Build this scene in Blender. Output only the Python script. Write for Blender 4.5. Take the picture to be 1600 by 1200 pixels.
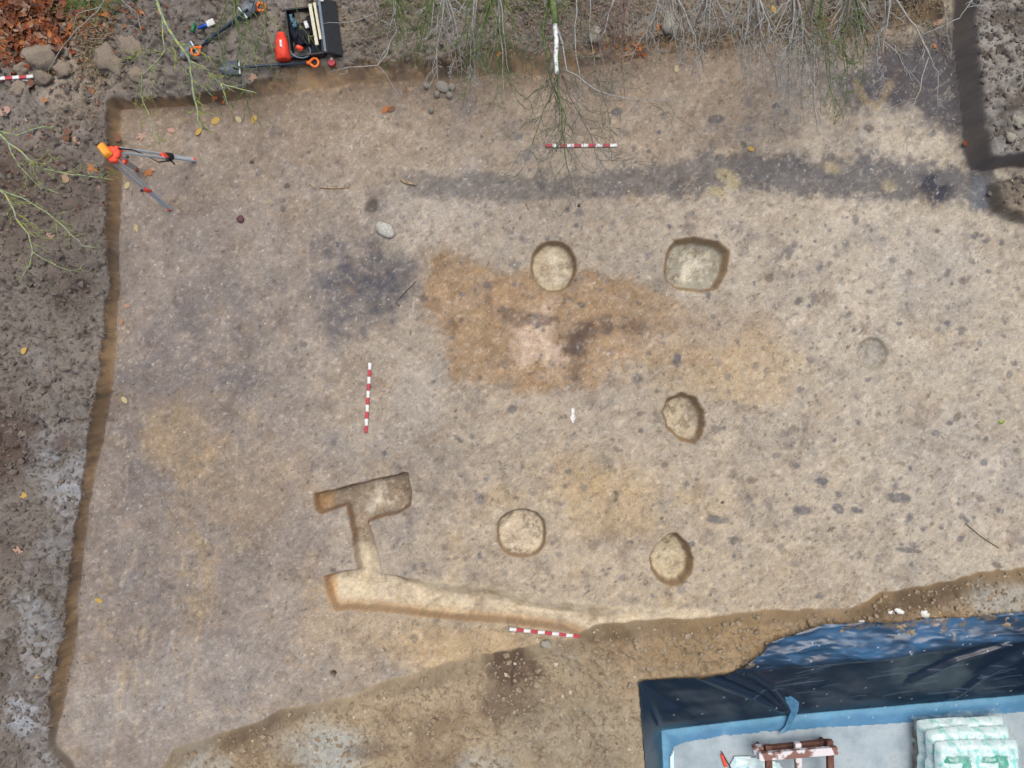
import bpy, math, random
import numpy as np
from mathutils import Vector, Matrix
R = math.radians
for o in list(bpy.data.objects): bpy.data.objects.remove(o)
S = bpy.context.scene
C = S.collection

# ------------------------------------------------------------------ camera, sky, sun, exposure
CAM_H = 9.5                       # drone height above the trench floor
PPM = 112.0                       # photo pixels per metre on the trench floor
cd = bpy.data.cameras.new('camera'); cam = bpy.data.objects.new('camera', cd); C.objects.link(cam)
cam.location = (0, 0, CAM_H); cam.rotation_euler = (0, 0, 0)
cd.sensor_width = 36; cd.lens = 36 * CAM_H / (1600 / PPM); cd.clip_start = .05; cd.clip_end = 2000
S.camera = cam
W = bpy.data.worlds.new('World'); S.world = W; W.use_nodes = True
nt = W.node_tree; nt.nodes.clear()
wo = nt.nodes.new('ShaderNodeOutputWorld'); bg = nt.nodes.new('ShaderNodeBackground'); sky = nt.nodes.new('ShaderNodeTexSky')
sky.sky_type = 'NISHITA'; sky.sun_disc = False
SUN_EL, SUN_AZ = R(74), R(20)
sky.sun_elevation = SUN_EL; sky.sun_rotation = SUN_AZ
sky.air_density = .75; sky.dust_density = 6.0; sky.ozone_density = 1.0
bg.inputs['Strength'].default_value = .12
nt.links.new(sky.outputs[0], bg.inputs[0]); nt.links.new(bg.outputs[0], wo.inputs[0])
sd = bpy.data.lights.new('sun', 'SUN'); so = bpy.data.objects.new('sun', sd); C.objects.link(so)
sd.energy = 1.5; sd.angle = R(55); sd.color = (1.0, .95, .88)
dv = Vector((math.sin(SUN_AZ) * math.cos(SUN_EL), math.cos(SUN_AZ) * math.cos(SUN_EL), math.sin(SUN_EL)))
so.rotation_euler = dv.to_track_quat('Z', 'Y').to_euler(); so.location = (0, 0, 30)
S.view_settings.view_transform = 'Standard'; S.view_settings.look = 'None'
S.view_settings.exposure = 0.38; S.view_settings.gamma = 1.0; S.view_settings.use_curve_mapping = False
ALB = np.array((.77, .81, .83))                         # albedo per displayed linear value

# ------------------------------------------------------------------ small helpers
rng = np.random.default_rng(7); rnd = random.Random(11)
def lin(c):
    c = np.asarray(c, float) / 255.
    return np.where(c <= .04045, c / 12.92, ((c + .055) / 1.055) ** 2.4)
def col(r, g, b): return lin((r, g, b)) * ALB
def w2(x, y, z=0.):
    k = (1 - z / CAM_H) / PPM
    return ((x - 800) * k, (600 - y) * k)
def P(x, y, z=0.):
    a, b = w2(x, y, z); return Vector((a, b, z))
def poly(pts, z=0.): return [w2(x, y, z) for x, y in pts]
def sm(a, b, x):
    t = np.clip((x - a) / (b - a), 0, 1); return t * t * (3 - 2 * t)
TAB = {}
def vn(X, Y, f, seed):
    if seed not in TAB: TAB[seed] = np.random.default_rng(seed).random((256, 256)).astype(np.float32) * 2 - 1
    T = TAB[seed]; x = X * f + 91.3; y = Y * f + 37.7
    xi = np.floor(x).astype(np.int32); yi = np.floor(y).astype(np.int32)
    u = x - xi; v = y - yi; u = u * u * (3 - 2 * u); v = v * v * (3 - 2 * v)
    x0 = xi & 255; x1 = (xi + 1) & 255; y0 = yi & 255; y1 = (yi + 1) & 255
    return (T[y0, x0] * (1 - u) + T[y0, x1] * u) * (1 - v) + (T[y1, x0] * (1 - u) + T[y1, x1] * u) * v
FC_ = {}
def fbm(X_, Y_, f, octv=4, seed=1, gain=.5):
    key = (id(X_), id(Y_), f, octv, seed, gain)
    if X_ is globals().get('X') and key in FC_: return FC_[key]
    r = fbm_(X_, Y_, f, octv, seed, gain)
    if X_ is globals().get('X'): FC_[key] = r
    return r
def up2(a, ny, nx):
    a = np.pad(a, ((0, 2), (0, 2)), mode='edge'); o = np.empty((a.shape[0] * 2 - 2, a.shape[1] * 2 - 2), np.float32); b = a[:-1, :-1]
    o[::2, ::2] = b; o[1::2, ::2] = .5 * (b + a[1:, :-1]); o[::2, 1::2] = .5 * (b + a[:-1, 1:]); o[1::2, 1::2] = .25 * (b + a[1:, :-1] + a[:-1, 1:] + a[1:, 1:])
    return o[:ny, :nx]
def fbm_(X, Y, f, octv=4, seed=1, gain=.5):
    s = 0; a = 1; n = 0
    for i in range(octv):
        c, d = math.cos(.6 * i), math.sin(.6 * i)
        ff = f * 2.03 ** i
        if ff < 12 and X.ndim == 2 and X.size > 200000:
            k = 4 if ff < 6 else 2; xs, ys = X[::k, ::k], Y[::k, ::k]; q = vn(xs * c - ys * d, xs * d + ys * c, ff, seed * 13 + i).astype(np.float32)
            if k == 4: q = up2(q, -(-X.shape[0] // 2), -(-X.shape[1] // 2))
            q = up2(q, X.shape[0], X.shape[1])
        else: q = vn(X * c - Y * d, X * d + Y * c, ff, seed * 13 + i)
        s = s + a * q; n += a; a *= gain
    return s / n * 1.6
def sdf(pts, X, Y):
    d2 = np.full(X.shape, 1e9, np.float32); ins = np.zeros(X.shape, bool); n = len(pts)
    for i in range(n):
        ax, ay = pts[i]; bx, by = pts[(i + 1) % n]; ex, ey = bx - ax, by - ay
        wx = X - ax; wy = Y - ay; t = np.clip((wx * ex + wy * ey) / max(ex * ex + ey * ey, 1e-9), 0, 1)
        dx = wx - ex * t; dy = wy - ey * t; d2 = np.minimum(d2, dx * dx + dy * dy)
        if ay != by:
            c = ((ay > Y) != (by > Y)) & (X < ex * (Y - ay) / (by - ay) + ax); ins ^= c
    d = np.sqrt(d2); return np.where(ins, -d, d)
def pline(pts, X, Y):
    d2 = np.full(X.shape, 1e9, np.float32)
    for (ax, ay), (bx, by) in zip(pts[:-1], pts[1:]):
        ex, ey = bx - ax, by - ay; wx = X - ax; wy = Y - ay
        t = np.clip((wx * ex + wy * ey) / max(ex * ex + ey * ey, 1e-9), 0, 1)
        d2 = np.minimum(d2, (wx - ex * t) ** 2 + (wy - ey * t) ** 2)
    return np.sqrt(d2)

# ------------------------------------------------------------------ materials
def nodemat(name):
    m = bpy.data.materials.new(name); m.use_nodes = True; t = m.node_tree; t.nodes.clear()
    out = t.nodes.new('ShaderNodeOutputMaterial'); b = t.nodes.new('ShaderNodeBsdfPrincipled'); t.links.new(b.outputs[0], out.inputs[0])
    return m, t, b
def noise(t, scale, detail=4, rough=.55, coord='Object'):
    tc = t.nodes.new('ShaderNodeTexCoord'); n = t.nodes.new('ShaderNodeTexNoise')
    n.inputs['Scale'].default_value = scale; n.inputs['Detail'].default_value = detail; n.inputs['Roughness'].default_value = rough
    t.links.new(tc.outputs[coord], n.inputs['Vector']); return n
def ramp(t, src, stops):
    r = t.nodes.new('ShaderNodeValToRGB'); e = r.color_ramp.elements
    while len(e) < len(stops): e.new(.5)
    for i, (p, c) in enumerate(stops): e[i].position = p; e[i].color = (*c, 1)
    t.links.new(src, r.inputs[0]); return r
def mat(name, c1, c2=None, scale=30, rough=.6, spec=.4, metal=0, bump=.0, stops=None, detail=4):
    m, t, b = nodemat(name); n = noise(t, scale, detail)
    c1 = col(*c1); c2 = col(*c2) if c2 else c1 * .75
    r = ramp(t, n.outputs[0], stops or [(.35, c1), (.65, c2)]); t.links.new(r.outputs[0], b.inputs['Base Color'])
    b.inputs['Roughness'].default_value = rough; b.inputs['Specular IOR Level'].default_value = spec; b.inputs['Metallic'].default_value = metal
    if bump:
        bp = t.nodes.new('ShaderNodeBump'); bp.inputs['Strength'].default_value = bump; bp.inputs['Distance'].default_value = .01
        t.links.new(n.outputs[0], bp.inputs['Height']); t.links.new(bp.outputs[0], b.inputs['Normal'])
    return m
def soilmat(name='soil', attr='Col', rough=.95, bump=.35, amt=(.80, 1.17), spec=.15):
    m, t, b = nodemat(name)
    a = t.nodes.new('ShaderNodeAttribute'); a.attribute_name = attr
    n1 = noise(t, 55, 8, .68); r1 = ramp(t, n1.outputs[0], [(.28, (amt[0],) * 3), (.72, (amt[1],) * 3)])
    n2 = noise(t, 22, 5, .6); r2 = ramp(t, n2.outputs[0], [(.3, (.93, .97, 1.04)), (.7, (1.06, 1.0, .93))])
    m1 = t.nodes.new('ShaderNodeMixRGB'); m1.blend_type = 'MULTIPLY'; m1.inputs[0].default_value = 1
    m2 = t.nodes.new('ShaderNodeMixRGB'); m2.blend_type = 'MULTIPLY'; m2.inputs[0].default_value = 1
    t.links.new(a.outputs['Color'], m1.inputs[1]); t.links.new(r1.outputs[0], m1.inputs[2])
    t.links.new(m1.outputs[0], m2.inputs[1]); t.links.new(r2.outputs[0], m2.inputs[2]); t.links.new(m2.outputs[0], b.inputs['Base Color'])
    b.inputs['Roughness'].default_value = rough; b.inputs['Specular IOR Level'].default_value = spec
    n3 = noise(t, 110, 6, .7); bp = t.nodes.new('ShaderNodeBump'); bp.inputs['Strength'].default_value = bump; bp.inputs['Distance'].default_value = .012
    t.links.new(n3.outputs[0], bp.inputs['Height']); t.links.new(bp.outputs[0], b.inputs['Normal'])
    return m
M = {}
M['soil'] = soilmat()
M['tarp'] = soilmat('tarp_film', rough=.30, bump=.05, amt=(.9, 1.1), spec=.5)

# ------------------------------------------------------------------ objects
def tag(o, label=None, cat=None, group=None, kind=None):
    if label: o['label'] = label
    if cat: o['category'] = cat
    if group: o['group'] = group
    if kind: o['kind'] = kind
    return o
def empty(name, loc=(0, 0, 0), rz=0):
    o = bpy.data.objects.new(name, None); C.objects.link(o); o.location = loc; o.rotation_euler = (0, 0, rz); o.empty_display_size = .05
    return o
def link(name, me, parent=None, m=None):
    o = bpy.data.objects.new(name, me); C.objects.link(o)
    if parent: o.parent = parent
    if m and not me.materials: me.materials.append(m)
    return o
class MB:
    def __init__(s): s.v = []; s.f = []; s.c = []
    def add(s, v, f):
        k = len(s.v); s.v.extend([tuple(p) for p in v]); s.f.extend([tuple(i + k for i in q) for q in f])
    def box(s, c, d, rot=None, taper=1.0, bev=.12):
        # chamfered box: three stacked rings top and bottom
        x, y, z = d[0] / 2, d[1] / 2, d[2] / 2; b = min(x, y, z) * bev * 2
        v = []
        for zz, ins, tp in ((-z, b, 1), (-z + b, 0, 1), (z - b, 0, taper), (z, b, taper)):
            xx, yy = x * tp - ins, y * tp - ins; e = b if ins == 0 else b * .5
            for sx, sy, q in ((-1, -1, 0), (1, -1, 1), (1, 1, 2), (-1, 1, 3)):
                pa = (sx * (xx - e), sy * yy, zz); pb = (sx * xx, sy * (yy - e), zz)
                v += [pa, pb] if q in (1, 3) else [pb, pa]
        f = [tuple(range(7, -1, -1)), tuple(range(24, 32))]
        for r in range(3):
            for i in range(8): f.append((r * 8 + i, r * 8 + (i + 1) % 8, r * 8 + 8 + (i + 1) % 8, r * 8 + 8 + i))
        mt = rot if rot is not None else Matrix.Identity(3); c = Vector(c)
        s.add([mt @ Vector(p) + c for p in v], f)
    def tube(s, pts, rad, n=6, cap=True, flat=1.0):
        pts = [Vector(p) for p in pts]; m = len(pts)
        if not hasattr(rad, '__len__'): rad = [rad] * m
        v = []; f = []; up = Vector((0, 0, 1)); prev = None
        for i, p in enumerate(pts):
            d = (pts[min(i + 1, m - 1)] - pts[max(i - 1, 0)])
            d = d.normalized() if d.length > 1e-9 else Vector((1, 0, 0))
            if prev is None: a = d.cross(up); a = a.normalized() if a.length > .05 else d.cross(Vector((1, 0, 0))).normalized()
            else: a = (prev - d * prev.dot(d)).normalized()
            prev = a; bb = d.cross(a)
            for k in range(n):
                t = 2 * math.pi * k / n; v.append(p + (a * math.cos(t) + bb * math.sin(t) * flat) * rad[i])
        for i in range(m - 1):
            for k in range(n): f.append((i * n + k, i * n + (k + 1) % n, (i + 1) * n + (k + 1) % n, (i + 1) * n + k))
        if cap: f.append(tuple(range(n - 1, -1, -1))); f.append(tuple(range((m - 1) * n, m * n)))
        s.add(v, f)
    def mesh(s, name, m, smooth=False):
        me = bpy.data.meshes.new(name); me.from_pydata(s.v, [], s.f); me.materials.append(m)
        if smooth: me.polygons.foreach_set('use_smooth', [True] * len(me.polygons))
        me.update(); return me
    def build(s, name, m, parent=None, smooth=False): return link(name, s.mesh(name, m, smooth), parent)
def gridmesh(name, co, faces, colr, m, normals=None):
    me = bpy.data.meshes.new(name); nv = len(co); nf = len(faces)
    me.vertices.add(nv); me.vertices.foreach_set('co', co.astype(np.float32).ravel())
    me.loops.add(nf * 4); me.loops.foreach_set('vertex_index', faces.astype(np.int32).ravel())
    me.polygons.add(nf); me.polygons.foreach_set('loop_start', np.arange(nf, dtype=np.int32) * 4)
    me.polygons.foreach_set('use_smooth', np.ones(nf, bool))
    me.update(calc_edges=True)
    ca = me.color_attributes.new('Col', 'FLOAT_COLOR', 'POINT')
    ca.data.foreach_set('color', np.concatenate([colr, np.ones((nv, 1))], 1).astype(np.float32).ravel())
    me.materials.append(m)
    if normals is not None: me.normals_split_custom_set_from_vertices(normals.tolist() if False else [tuple(n) for n in normals])
    return me

# ------------------------------------------------------------------ the ground: height and soil colour
STEP = .0155
gx = np.arange(-8.0, 8.0001, STEP); gy = np.arange(-6.3, 6.3001, STEP)
X, Y = np.meshgrid(gx, gy); X = X.astype(np.float32); Y = Y.astype(np.float32); NX, NY = len(gx), len(gy)
wx = fbm(X, Y, 5, 3, 3, .4) * .022; wy = fbm(X, Y, 5, 3, 4, .4) * .022
XW, YW = X + wx, Y + wy
PX = X * PPM + 800; PY = 600 - Y * PPM        # floor-level photo coordinates, only used as map coordinates

south_edge = [(270, 1172), (330, 1152), (400, 1130), (440, 1108), (500, 1099), (545, 1086), (600, 1063), (650, 1051), (700, 1036), (760, 1019), (800, 1013), (860, 1001), (905, 995), (930, 982), (960, 976), (1000, 971), (1050, 966), (1100, 964), (1150, 956), (1200, 952), (1260, 950), (1310, 952), (1340, 945), (1380, 925), (1430, 915), (1470, 910), (1520, 896), (1600, 886), (1740, 870)]
floor_px = [(190, 172), (300, 166), (400, 153), (480, 141), (540, 133), (620, 129), (700, 123), (790, 116), (870, 116), (960, 99), (1040, 84), (1120, 77), (1200, 71), (1300, 63), (1400, 46), (1470, 30), (1476, -60), (1482, -120), (1485, 0), (1488, 60), (1493, 120), (1498, 180), (1503, 238), (1514, 268), (1600, 262), (1740, 255)] \
    + south_edge[::-1] + [(255, 1192), (215, 1300), (142, 1300), (128, 1215), (112, 1188), (88, 1165), (97, 1120), (108, 1070), (120, 990), (126, 905), (133, 840), (146, 760), (160, 700), (176, 610), (183, 530), (187, 420), (190, 300)]
d = sdf(poly(floor_px), XW, YW)
southm = sm(840, 900, PY) * sm(150, 260, PX + .25 * (PY - 1100))
eastm = sm(1440, 1475, PX) * (1 - sm(330, 420, PY))
lump = fbm(X, Y, 2.2, 4, 21); crumb = fbm(X, Y, 9, 5, 22, .6); ridg = 1 - np.abs(fbm(X, Y, 4.5, 4, 23))
crk = 1 - np.abs(fbm(X, Y, 2.4, 4, 138, .6)); hN = .245 - .06 * sm(.88, 1.0, crk) - .04 * sm(330, 480, PX) * sm(300, 150, PY) + .07 * lump +   .034 * crumb + .025 * (ridg - .6)
hS = .19 + .07 * lump + .035 * crumb + .028 * fbm(X, Y, 17, 3, 145, .7) + .02 * (ridg - .6)  + .05 * sm(1100, 1200, PY)
hE = .40 + .06 * lump + .05 * crumb
hN = hN * (1 + .22 * fbm(X, Y, .9, 3, 146)); hN = hN * (1 - .6 * sm(1060, 1180, PY)); hout = hN * (1 - southm) + hS * southm; hout = hout * (1 - eastm) + hE * eastm
run = (.055 + .03 * fbm(X, Y, 1.7, 3, 147) + (.17 + .08 * lump) * sm(330, 480, PX) * sm(300, 150, PY)) * (1 - southm) + (.16 + .06 * lump) * southm; run = run * (1 - eastm) + (.10) * eastm
floorz = .022 * fbm(X, Y, .8, 3, 31) + .010 * fbm(X, Y, 5, 4, 32) + .004 * fbm(X, Y, 25, 2, 33)
wallf = sm(0, 1, np.clip(d / run, 0, 1)) * .35 + np.clip(d / run, 0, 1) * .65
Z = floorz * (1 - wallf) + hout * wallf
# low second lump by the right edge
dl = sdf(poly([(1540, 288), (1600, 278), (1740, 270), (1740, 352), (1620, 350), (1575, 346), (1546, 326)]), XW, YW)
Z = Z + (.20 + .05 * crumb) * sm(.02, -.07, dl)
# hollow left of the upper left corner, leaf pit
lh = np.exp(-(((PX - 30) / 95) ** 2 + ((PY - 40) / 70) ** 2)); Z -= .12 * lh * (d > 0)
Z += .08 * np.exp(-(((PX - 105) / 40) ** 2 + ((PY - 110) / 35) ** 2))

# --- base colour of the floor
def mixc(base, c, m): return base + (np.asarray(c, np.float32)[None, None, :] - base) * m[..., None]
big = fbm(X, Y, .55, 4, 41); mid = fbm(X, Y, 2.3, 5, 42, .6); fin = fbm(X, Y, 11, 4, 43, .65); gr = rng.standard_normal(X.shape).astype(np.float32)
COLR = np.zeros(X.shape + (3,), np.float32) + col(167, 154, 137).astype(np.float32)
COLR = mixc(COLR, col(184, 173, 155), sm(820, 1450, PX) * .85)
COLR = mixc(COLR, col(140, 129, 121), sm(760, 260, PX + 110 * big + 60 * mid) * .85)
COLR = mixc(COLR, col(160, 142, 122), sm(360, 110, PY + 60 * mid) * .85 * (1 - sm(1150, 1400, PX)))
COLR = mixc(COLR, col(186, 168, 140), sm(560, 900, PY + 100 * mid) * sm(550, 800, PX) * (1 - sm(1100, 1500, PX)) * .45)
COLR = mixc(COLR, col(192, 166, 122), sm(.35, 1.0, fbm(X, Y, 1.7, 5, 44, .6)) * .36 * sm(520, 700, PY) * (1 - sm(1200, 1400, PX)))
COLR = mixc(COLR, col(130, 124, 120), sm(.2, .9, fbm(X, Y, 2.1, 5, 45, .6)) * .45)
COLR = mixc(COLR, col(168, 142, 108), sm(.3, .9, fbm(X, Y, 3.3, 5, 46, .6)) * .24)
COLR = mixc(COLR, col(118, 100, 86), sm(.35, .9, fbm(X, Y, 4.4, 5, 47, .65)) * .42)
def blob(cx, cy, rx, ry, rot=0, rag=.5, f=2.5, seed=60, soft=.5):
    c, s = math.cos(rot), math.sin(rot); u = (PX - cx) * c + (PY - cy) * s; v = -(PX - cx) * s + (PY - cy) * c
    r = np.sqrt((u / rx) ** 2 + (v / ry) ** 2) + rag * .5 * fbm(X, Y, f, 5, seed, .6)
    return sm(1 + soft, 1 - soft, r)
# brighter ochre on the left floor
for cx, cy, rx, ry, a in ((290, 690, 60, 60, .36), (250, 660, 30, 40, .2), (380, 760, 90, 60, .2), (740, 1010, 120, 40, .5), (560, 980, 90, 50, .25), (960, 790, 70, 60, .4), (900, 740, 60, 50, .25), (1180, 575, 70, 60, .35), (1080, 580, 80, 40, .3)):
    COLR = mixc(COLR, col(190, 160, 112), blob(cx, cy, rx, ry, 0, .7, 4, 61) * a)
for cx, cy, rx, ry, a in ((130, 1120, 60, 60, .35), (310, 1080, 120, 80, .3), (560, 690, 60, 30, .25), (650, 620, 40, 60, .3), (700, 330, 100, 60, .3), (1450, 420, 80, 60, .35), (1500, 720, 100, 90, .3)):
    COLR = mixc(COLR, col(172, 166, 158), blob(cx, cy, rx, ry, 0, .8, 3, 62) * a)
for i in range(26):       # raking streaks on the lower left floor
    x0, y0 = rnd.uniform(165, 330), rnd.uniform(820, 1120); L = rnd.uniform(40, 170); sl = rnd.uniform(-.22, -.10)
    q = pline(poly([(x0, y0), (x0 + sl * L, y0 + L)]), XW, YW) * PPM
    COLR = mixc(COLR, rnd.choice([col(192, 168, 128), col(190, 172, 140), col(132, 118, 106), col(182, 178, 174)]), sm(5, 1, q + 3 * fin) * rnd.uniform(.2, .5) * sm(-.5, .5, fbm(X, Y, 4, 3, 130)))
# grey-blue organic stains
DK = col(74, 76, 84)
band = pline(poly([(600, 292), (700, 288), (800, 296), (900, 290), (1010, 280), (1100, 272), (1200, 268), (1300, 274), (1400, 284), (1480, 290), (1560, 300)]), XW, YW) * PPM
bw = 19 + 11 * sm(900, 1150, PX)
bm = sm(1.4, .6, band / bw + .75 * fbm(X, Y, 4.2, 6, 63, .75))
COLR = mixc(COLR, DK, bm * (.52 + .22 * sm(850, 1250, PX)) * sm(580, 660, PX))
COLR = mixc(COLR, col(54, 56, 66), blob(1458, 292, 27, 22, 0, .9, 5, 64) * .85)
for cx, cy, rx, ry, rot, a in ((585, 432, 60, 50, .2, .75), (530, 455, 55, 50, 0, .36), (600, 420, 40, 34, .3, .32), (545, 490, 40, 30, 0, .3), (360, 570, 40, 28, 0, .35), (330, 470, 80, 70, 0, .34), (255, 620, 70, 90, 0, .34), (430, 560, 70, 60, 0, .22), (200, 880, 50, 80, 0, .22), (690, 720, 50, 60, 0, .2), (590, 330, 18, 24, 0, .5)):
    COLR = mixc(COLR, col(74, 76, 86), blob(cx, cy, rx * 1.1, ry * 1.1, rot, 1.5, 3.8, 65, .75) * a * (.85 + .3 * fin))
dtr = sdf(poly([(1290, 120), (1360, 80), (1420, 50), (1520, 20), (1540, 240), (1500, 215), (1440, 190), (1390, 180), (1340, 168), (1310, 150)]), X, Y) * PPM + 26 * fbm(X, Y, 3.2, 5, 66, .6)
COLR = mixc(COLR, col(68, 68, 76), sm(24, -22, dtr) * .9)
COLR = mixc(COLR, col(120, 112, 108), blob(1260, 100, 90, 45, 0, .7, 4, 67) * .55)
yl = pline(poly([(1337, 130), (1345, 150), (1362, 165), (1374, 168), (1380, 148), (1392, 130)]), X, Y) * PPM
COLR = mixc(COLR, col(160, 142, 112), sm(9, 3, yl + 4 * fin) * .6)
for cx, cy in ((1130, 272), (1145, 285), (1120, 300), (1300, 262), (1390, 290)):
    COLR = mixc(COLR, col(180, 165, 125), blob(cx, cy, 14, 9, .3, .8, 9, 68) * .6)
COLR = mixc(COLR, col(104, 110, 118), sm(2, -2, sdf(poly([(1521, 277), (1550, 277), (1540, 327), (1513, 326)]), X, Y) * PPM + 2 * fin) * .6)
# orange burnt stain and its heart
od = sdf(poly([(666, 395), (695, 378), (740, 404), (800, 426), (840, 428), (900, 428), (960, 432), (1010, 442), (1060, 470), (1130, 472), (1190, 482), (1222, 510), (1212, 548), (1150, 566), (1060, 572), (1000, 580), (960, 590), (900, 616), (850, 622), (800, 610), (735, 604), (712, 588), (700, 570), (682, 530), (663, 490), (660, 450)]), XW, YW) * PPM + 20 * fbm(X, Y, 3.4, 6, 69, .7)
om = sm(11, -15, od) * (.72 + .28 * sm(-.6, .3, fbm(X, Y, 7, 4, 131, .7)))
COLR = mixc(COLR, col(160, 132, 100), om * (.90 - .60 * sm(930, 1130, PX + 40 * mid)))
COLR = mixc(COLR, col(126, 100, 76), om * sm(.0, .9, fbm(X, Y, 4, 5, 70, .6)) * .6 * (1 - .7 * sm(930, 1100, PX)))
COLR = mixc(COLR, col(206, 182, 160), blob(842, 530, 36, 42, -.5, 1.5, 5, 71, .6) * .8)
for a, b_, w_, s_ in (([(790, 492), (820, 500), (870, 498)], 0, 9, .6), ([(905, 545), (912, 522), (945, 508)], 0, 14, .7), ([(900, 520), (905, 560), (900, 590)], 0, 14, .55), ([(975, 518), (1000, 515)], 0, 9, .35), ([(770, 440), (760, 470)], 0, 10, .35)):
    COLR = mixc(COLR, col(84, 70, 66), sm(1.5, .3, pline(poly(a), X, Y) * PPM / w_ + .8 * fbm(X, Y, 8, 4, 72)) * s_)
# stamps: root spots, worm casts, dark flecks
def stamp(cx, cy, r, asp, rot, c, a, hard=.55, dz=0):
    xw, yw = w2(cx, cy); i0 = int((xw - gx[0]) / STEP); j0 = int((yw - gy[0]) / STEP); k = int(r * max(asp, 1) * 1.7 / STEP) + 2
    ia, ib, ja, jb = max(i0 - k, 0), min(i0 + k, NX), max(j0 - k, 0), min(j0 + k, NY)
    if ia >= ib or ja >= jb: return
    sx = X[ja:jb, ia:ib] - xw; sy = Y[ja:jb, ia:ib] - yw; cs, sn = math.cos(rot), math.sin(rot)
    u = (sx * cs + sy * sn) / (r * asp); v = (-sx * sn + sy * cs) / r
    q = np.sqrt(u * u + v * v) + .28 * fin[ja:jb, ia:ib]
    m = sm(1.25, hard, q) * a
    COLR[ja:jb, ia:ib] += (np.asarray(c, np.float32) - COLR[ja:jb, ia:ib]) * m[..., None]
    if dz: Z[ja:jb, ia:ib] -= dz * m
for i in range(1900):
    x, y = rnd.uniform(200, 1600), rnd.uniform(110, 1010)
    dens = .35 + .65 * float(np.clip((x - 560) / 250, 0, 1)) * (1 if y > 330 else .7)
    if rnd.random() > dens: continue
    r = min(.065, .015 + rnd.expovariate(1 / .014))
    stamp(x, y, r, rnd.uniform(1, 1.5), rnd.uniform(0, 3), rnd.choice([col(112, 108, 108), col(104, 102, 106), col(120, 110, 100), col(92, 88, 86)]), rnd.uniform(.25, .8))
for i in range(13000):
    x, y = rnd.uniform(130, 1600), rnd.uniform(80, 1160)
    stamp(x, y, rnd.uniform(.005, .012), rnd.uniform(1, 3.5), rnd.uniform(0, 3), rnd.choice([col(70, 60, 54), col(90, 76, 66), col(104, 86, 72), col(86, 84, 86), col(206, 198, 186)]), rnd.uniform(.2, .7))
for cx, cy, r, asp, rot in ((1405, 778, .075, 2.4, .1), (1418, 859, .035, 5, .14), (1340, 797, .04, 2.4, .3), (1255, 798, .06, 2.5, .1), (1310, 795, .06, 1.6, .6), (1283, 752, .05, 2, 0), (1521, 808, .028, 1, 0), (1440, 827, .026, 1.4, 0), (1409, 850, .026, 1.5, 0), (1482, 661, .035, 1.3, 0), (1340, 660, .035, 1.5, .8), (1508, 812, .03, 2, .7), (1122, 812, .06, 3, .1), (1080, 850, .05, 1.2, 0), (985, 848, .03, 1.8, 0), (1120, 186, .05, 2.4, 0), (1030, 206, .03, 1, 0), (1405, 505, .03, 2, 0), (1265, 478, .03, 1.1, 0), (1545, 424, .03, 1.2, 0), (1480, 505, .035, 1.3, 0), (965, 175, .05, 1.5, 0)):
    stamp(cx, cy, r, asp, -rot, col(96, 96, 100), .75, .75)
for i in range(900):      # trowel and hoe scrapes
    x, y = rnd.uniform(180, 1600), rnd.uniform(120, 1120)
    stamp(x, y, rnd.uniform(.0055, .009), rnd.uniform(8, 26), rnd.gauss(.55 if x > 700 else 1.35, .22), rnd.choice([col(196, 184, 164), col(120, 106, 92), col(108, 96, 86), col(178, 168, 154)]), rnd.uniform(.12, .42), .3, dz=.003)
stamp(520, 1052, .036, 1.1, .7, col(20, 17, 15), .98, .8, dz=.30)
stamp(905, 321, .018, 1, 0, col(30, 26, 22), .95, .8, dz=.12); stamp(1129, 786, .018, 1, 0, col(25, 22, 20), .95, .8, dz=.12)
stamp(448, 290, .04, 1.2, .5, col(60, 56, 58), .7, .7); stamp(393, 253, .03, 1.2, 0, col(52, 42, 40), .8, .7, dz=.02)
stamp(580, 322, .09, 1.4, 1.2, col(66, 58, 50), .75, .5, dz=.05)

# --- cuts in the floor
def cut(dd, depth, w, wallc, floorc, fa=.85, wa=.9, tex=1):
    global Z, COLR
    k = .72 * sm(.0, 1, np.clip(-dd / w, 0, 1)) + .28 * np.sqrt(np.clip(-dd / .32, 0, 1)); Z = Z - (depth * (1 + .10 * mid)) * k
    COLR = mixc(COLR, wallc, sm(.007, -.006, dd) * wa); COLR = mixc(COLR, floorc, sm(-w * .55, -w * 1.05, dd + .012 * fin) * fa)
    COLR = mixc(COLR, col(112, 98, 80), sm(.0, .7, fbm(X, Y, 8, 5, 81, .75)) * .72 * (dd < -w * .8))
    COLR = mixc(COLR, col(232, 222, 200), sm(-.05, .7, fbm(X, Y, 6, 5, 82, .7)) * .48 * (dd < -w) * sm(-w, -w * 3, dd))
def ell(cx, cy, rx, ry, rot=0, p=2.0):
    x0, y0 = w2(cx, cy); c, s = math.cos(rot), math.sin(rot); u = ((XS - x0) * c + (YS - y0) * s) / (rx / PPM); v = (-(XS - x0) * s + (YS - y0) * c) / (ry / PPM)
    return ((np.abs(u) ** p + np.abs(v) ** p) ** (1 / p) - 1) * min(rx, ry) / PPM
WC, FC = col(160, 133, 100), col(176, 160, 130)
pits = []; XS, YS = X + .3 * wx + .007 * fbm(X, Y, 22, 3, 143), Y + .3 * wy + .007 * fbm(X, Y, 22, 3, 144)
dA = ell(865, 416, 37, 41); cut(dA, .18, .05, WC, col(190, 176, 150)); pits.append(('A', dA))
dB = sdf(poly([(1044, 388), (1054, 373), (1085, 369), (1122, 376), (1141, 392), (1136, 425), (1122, 452), (1095, 458), (1058, 452), (1040, 440), (1036, 425), (1040, 400)]), XS, YS); cut(dB, .21, .075, WC, col(158, 156, 140)); pits.append(('B', dB))
XP, YP = XS, YS
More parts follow.
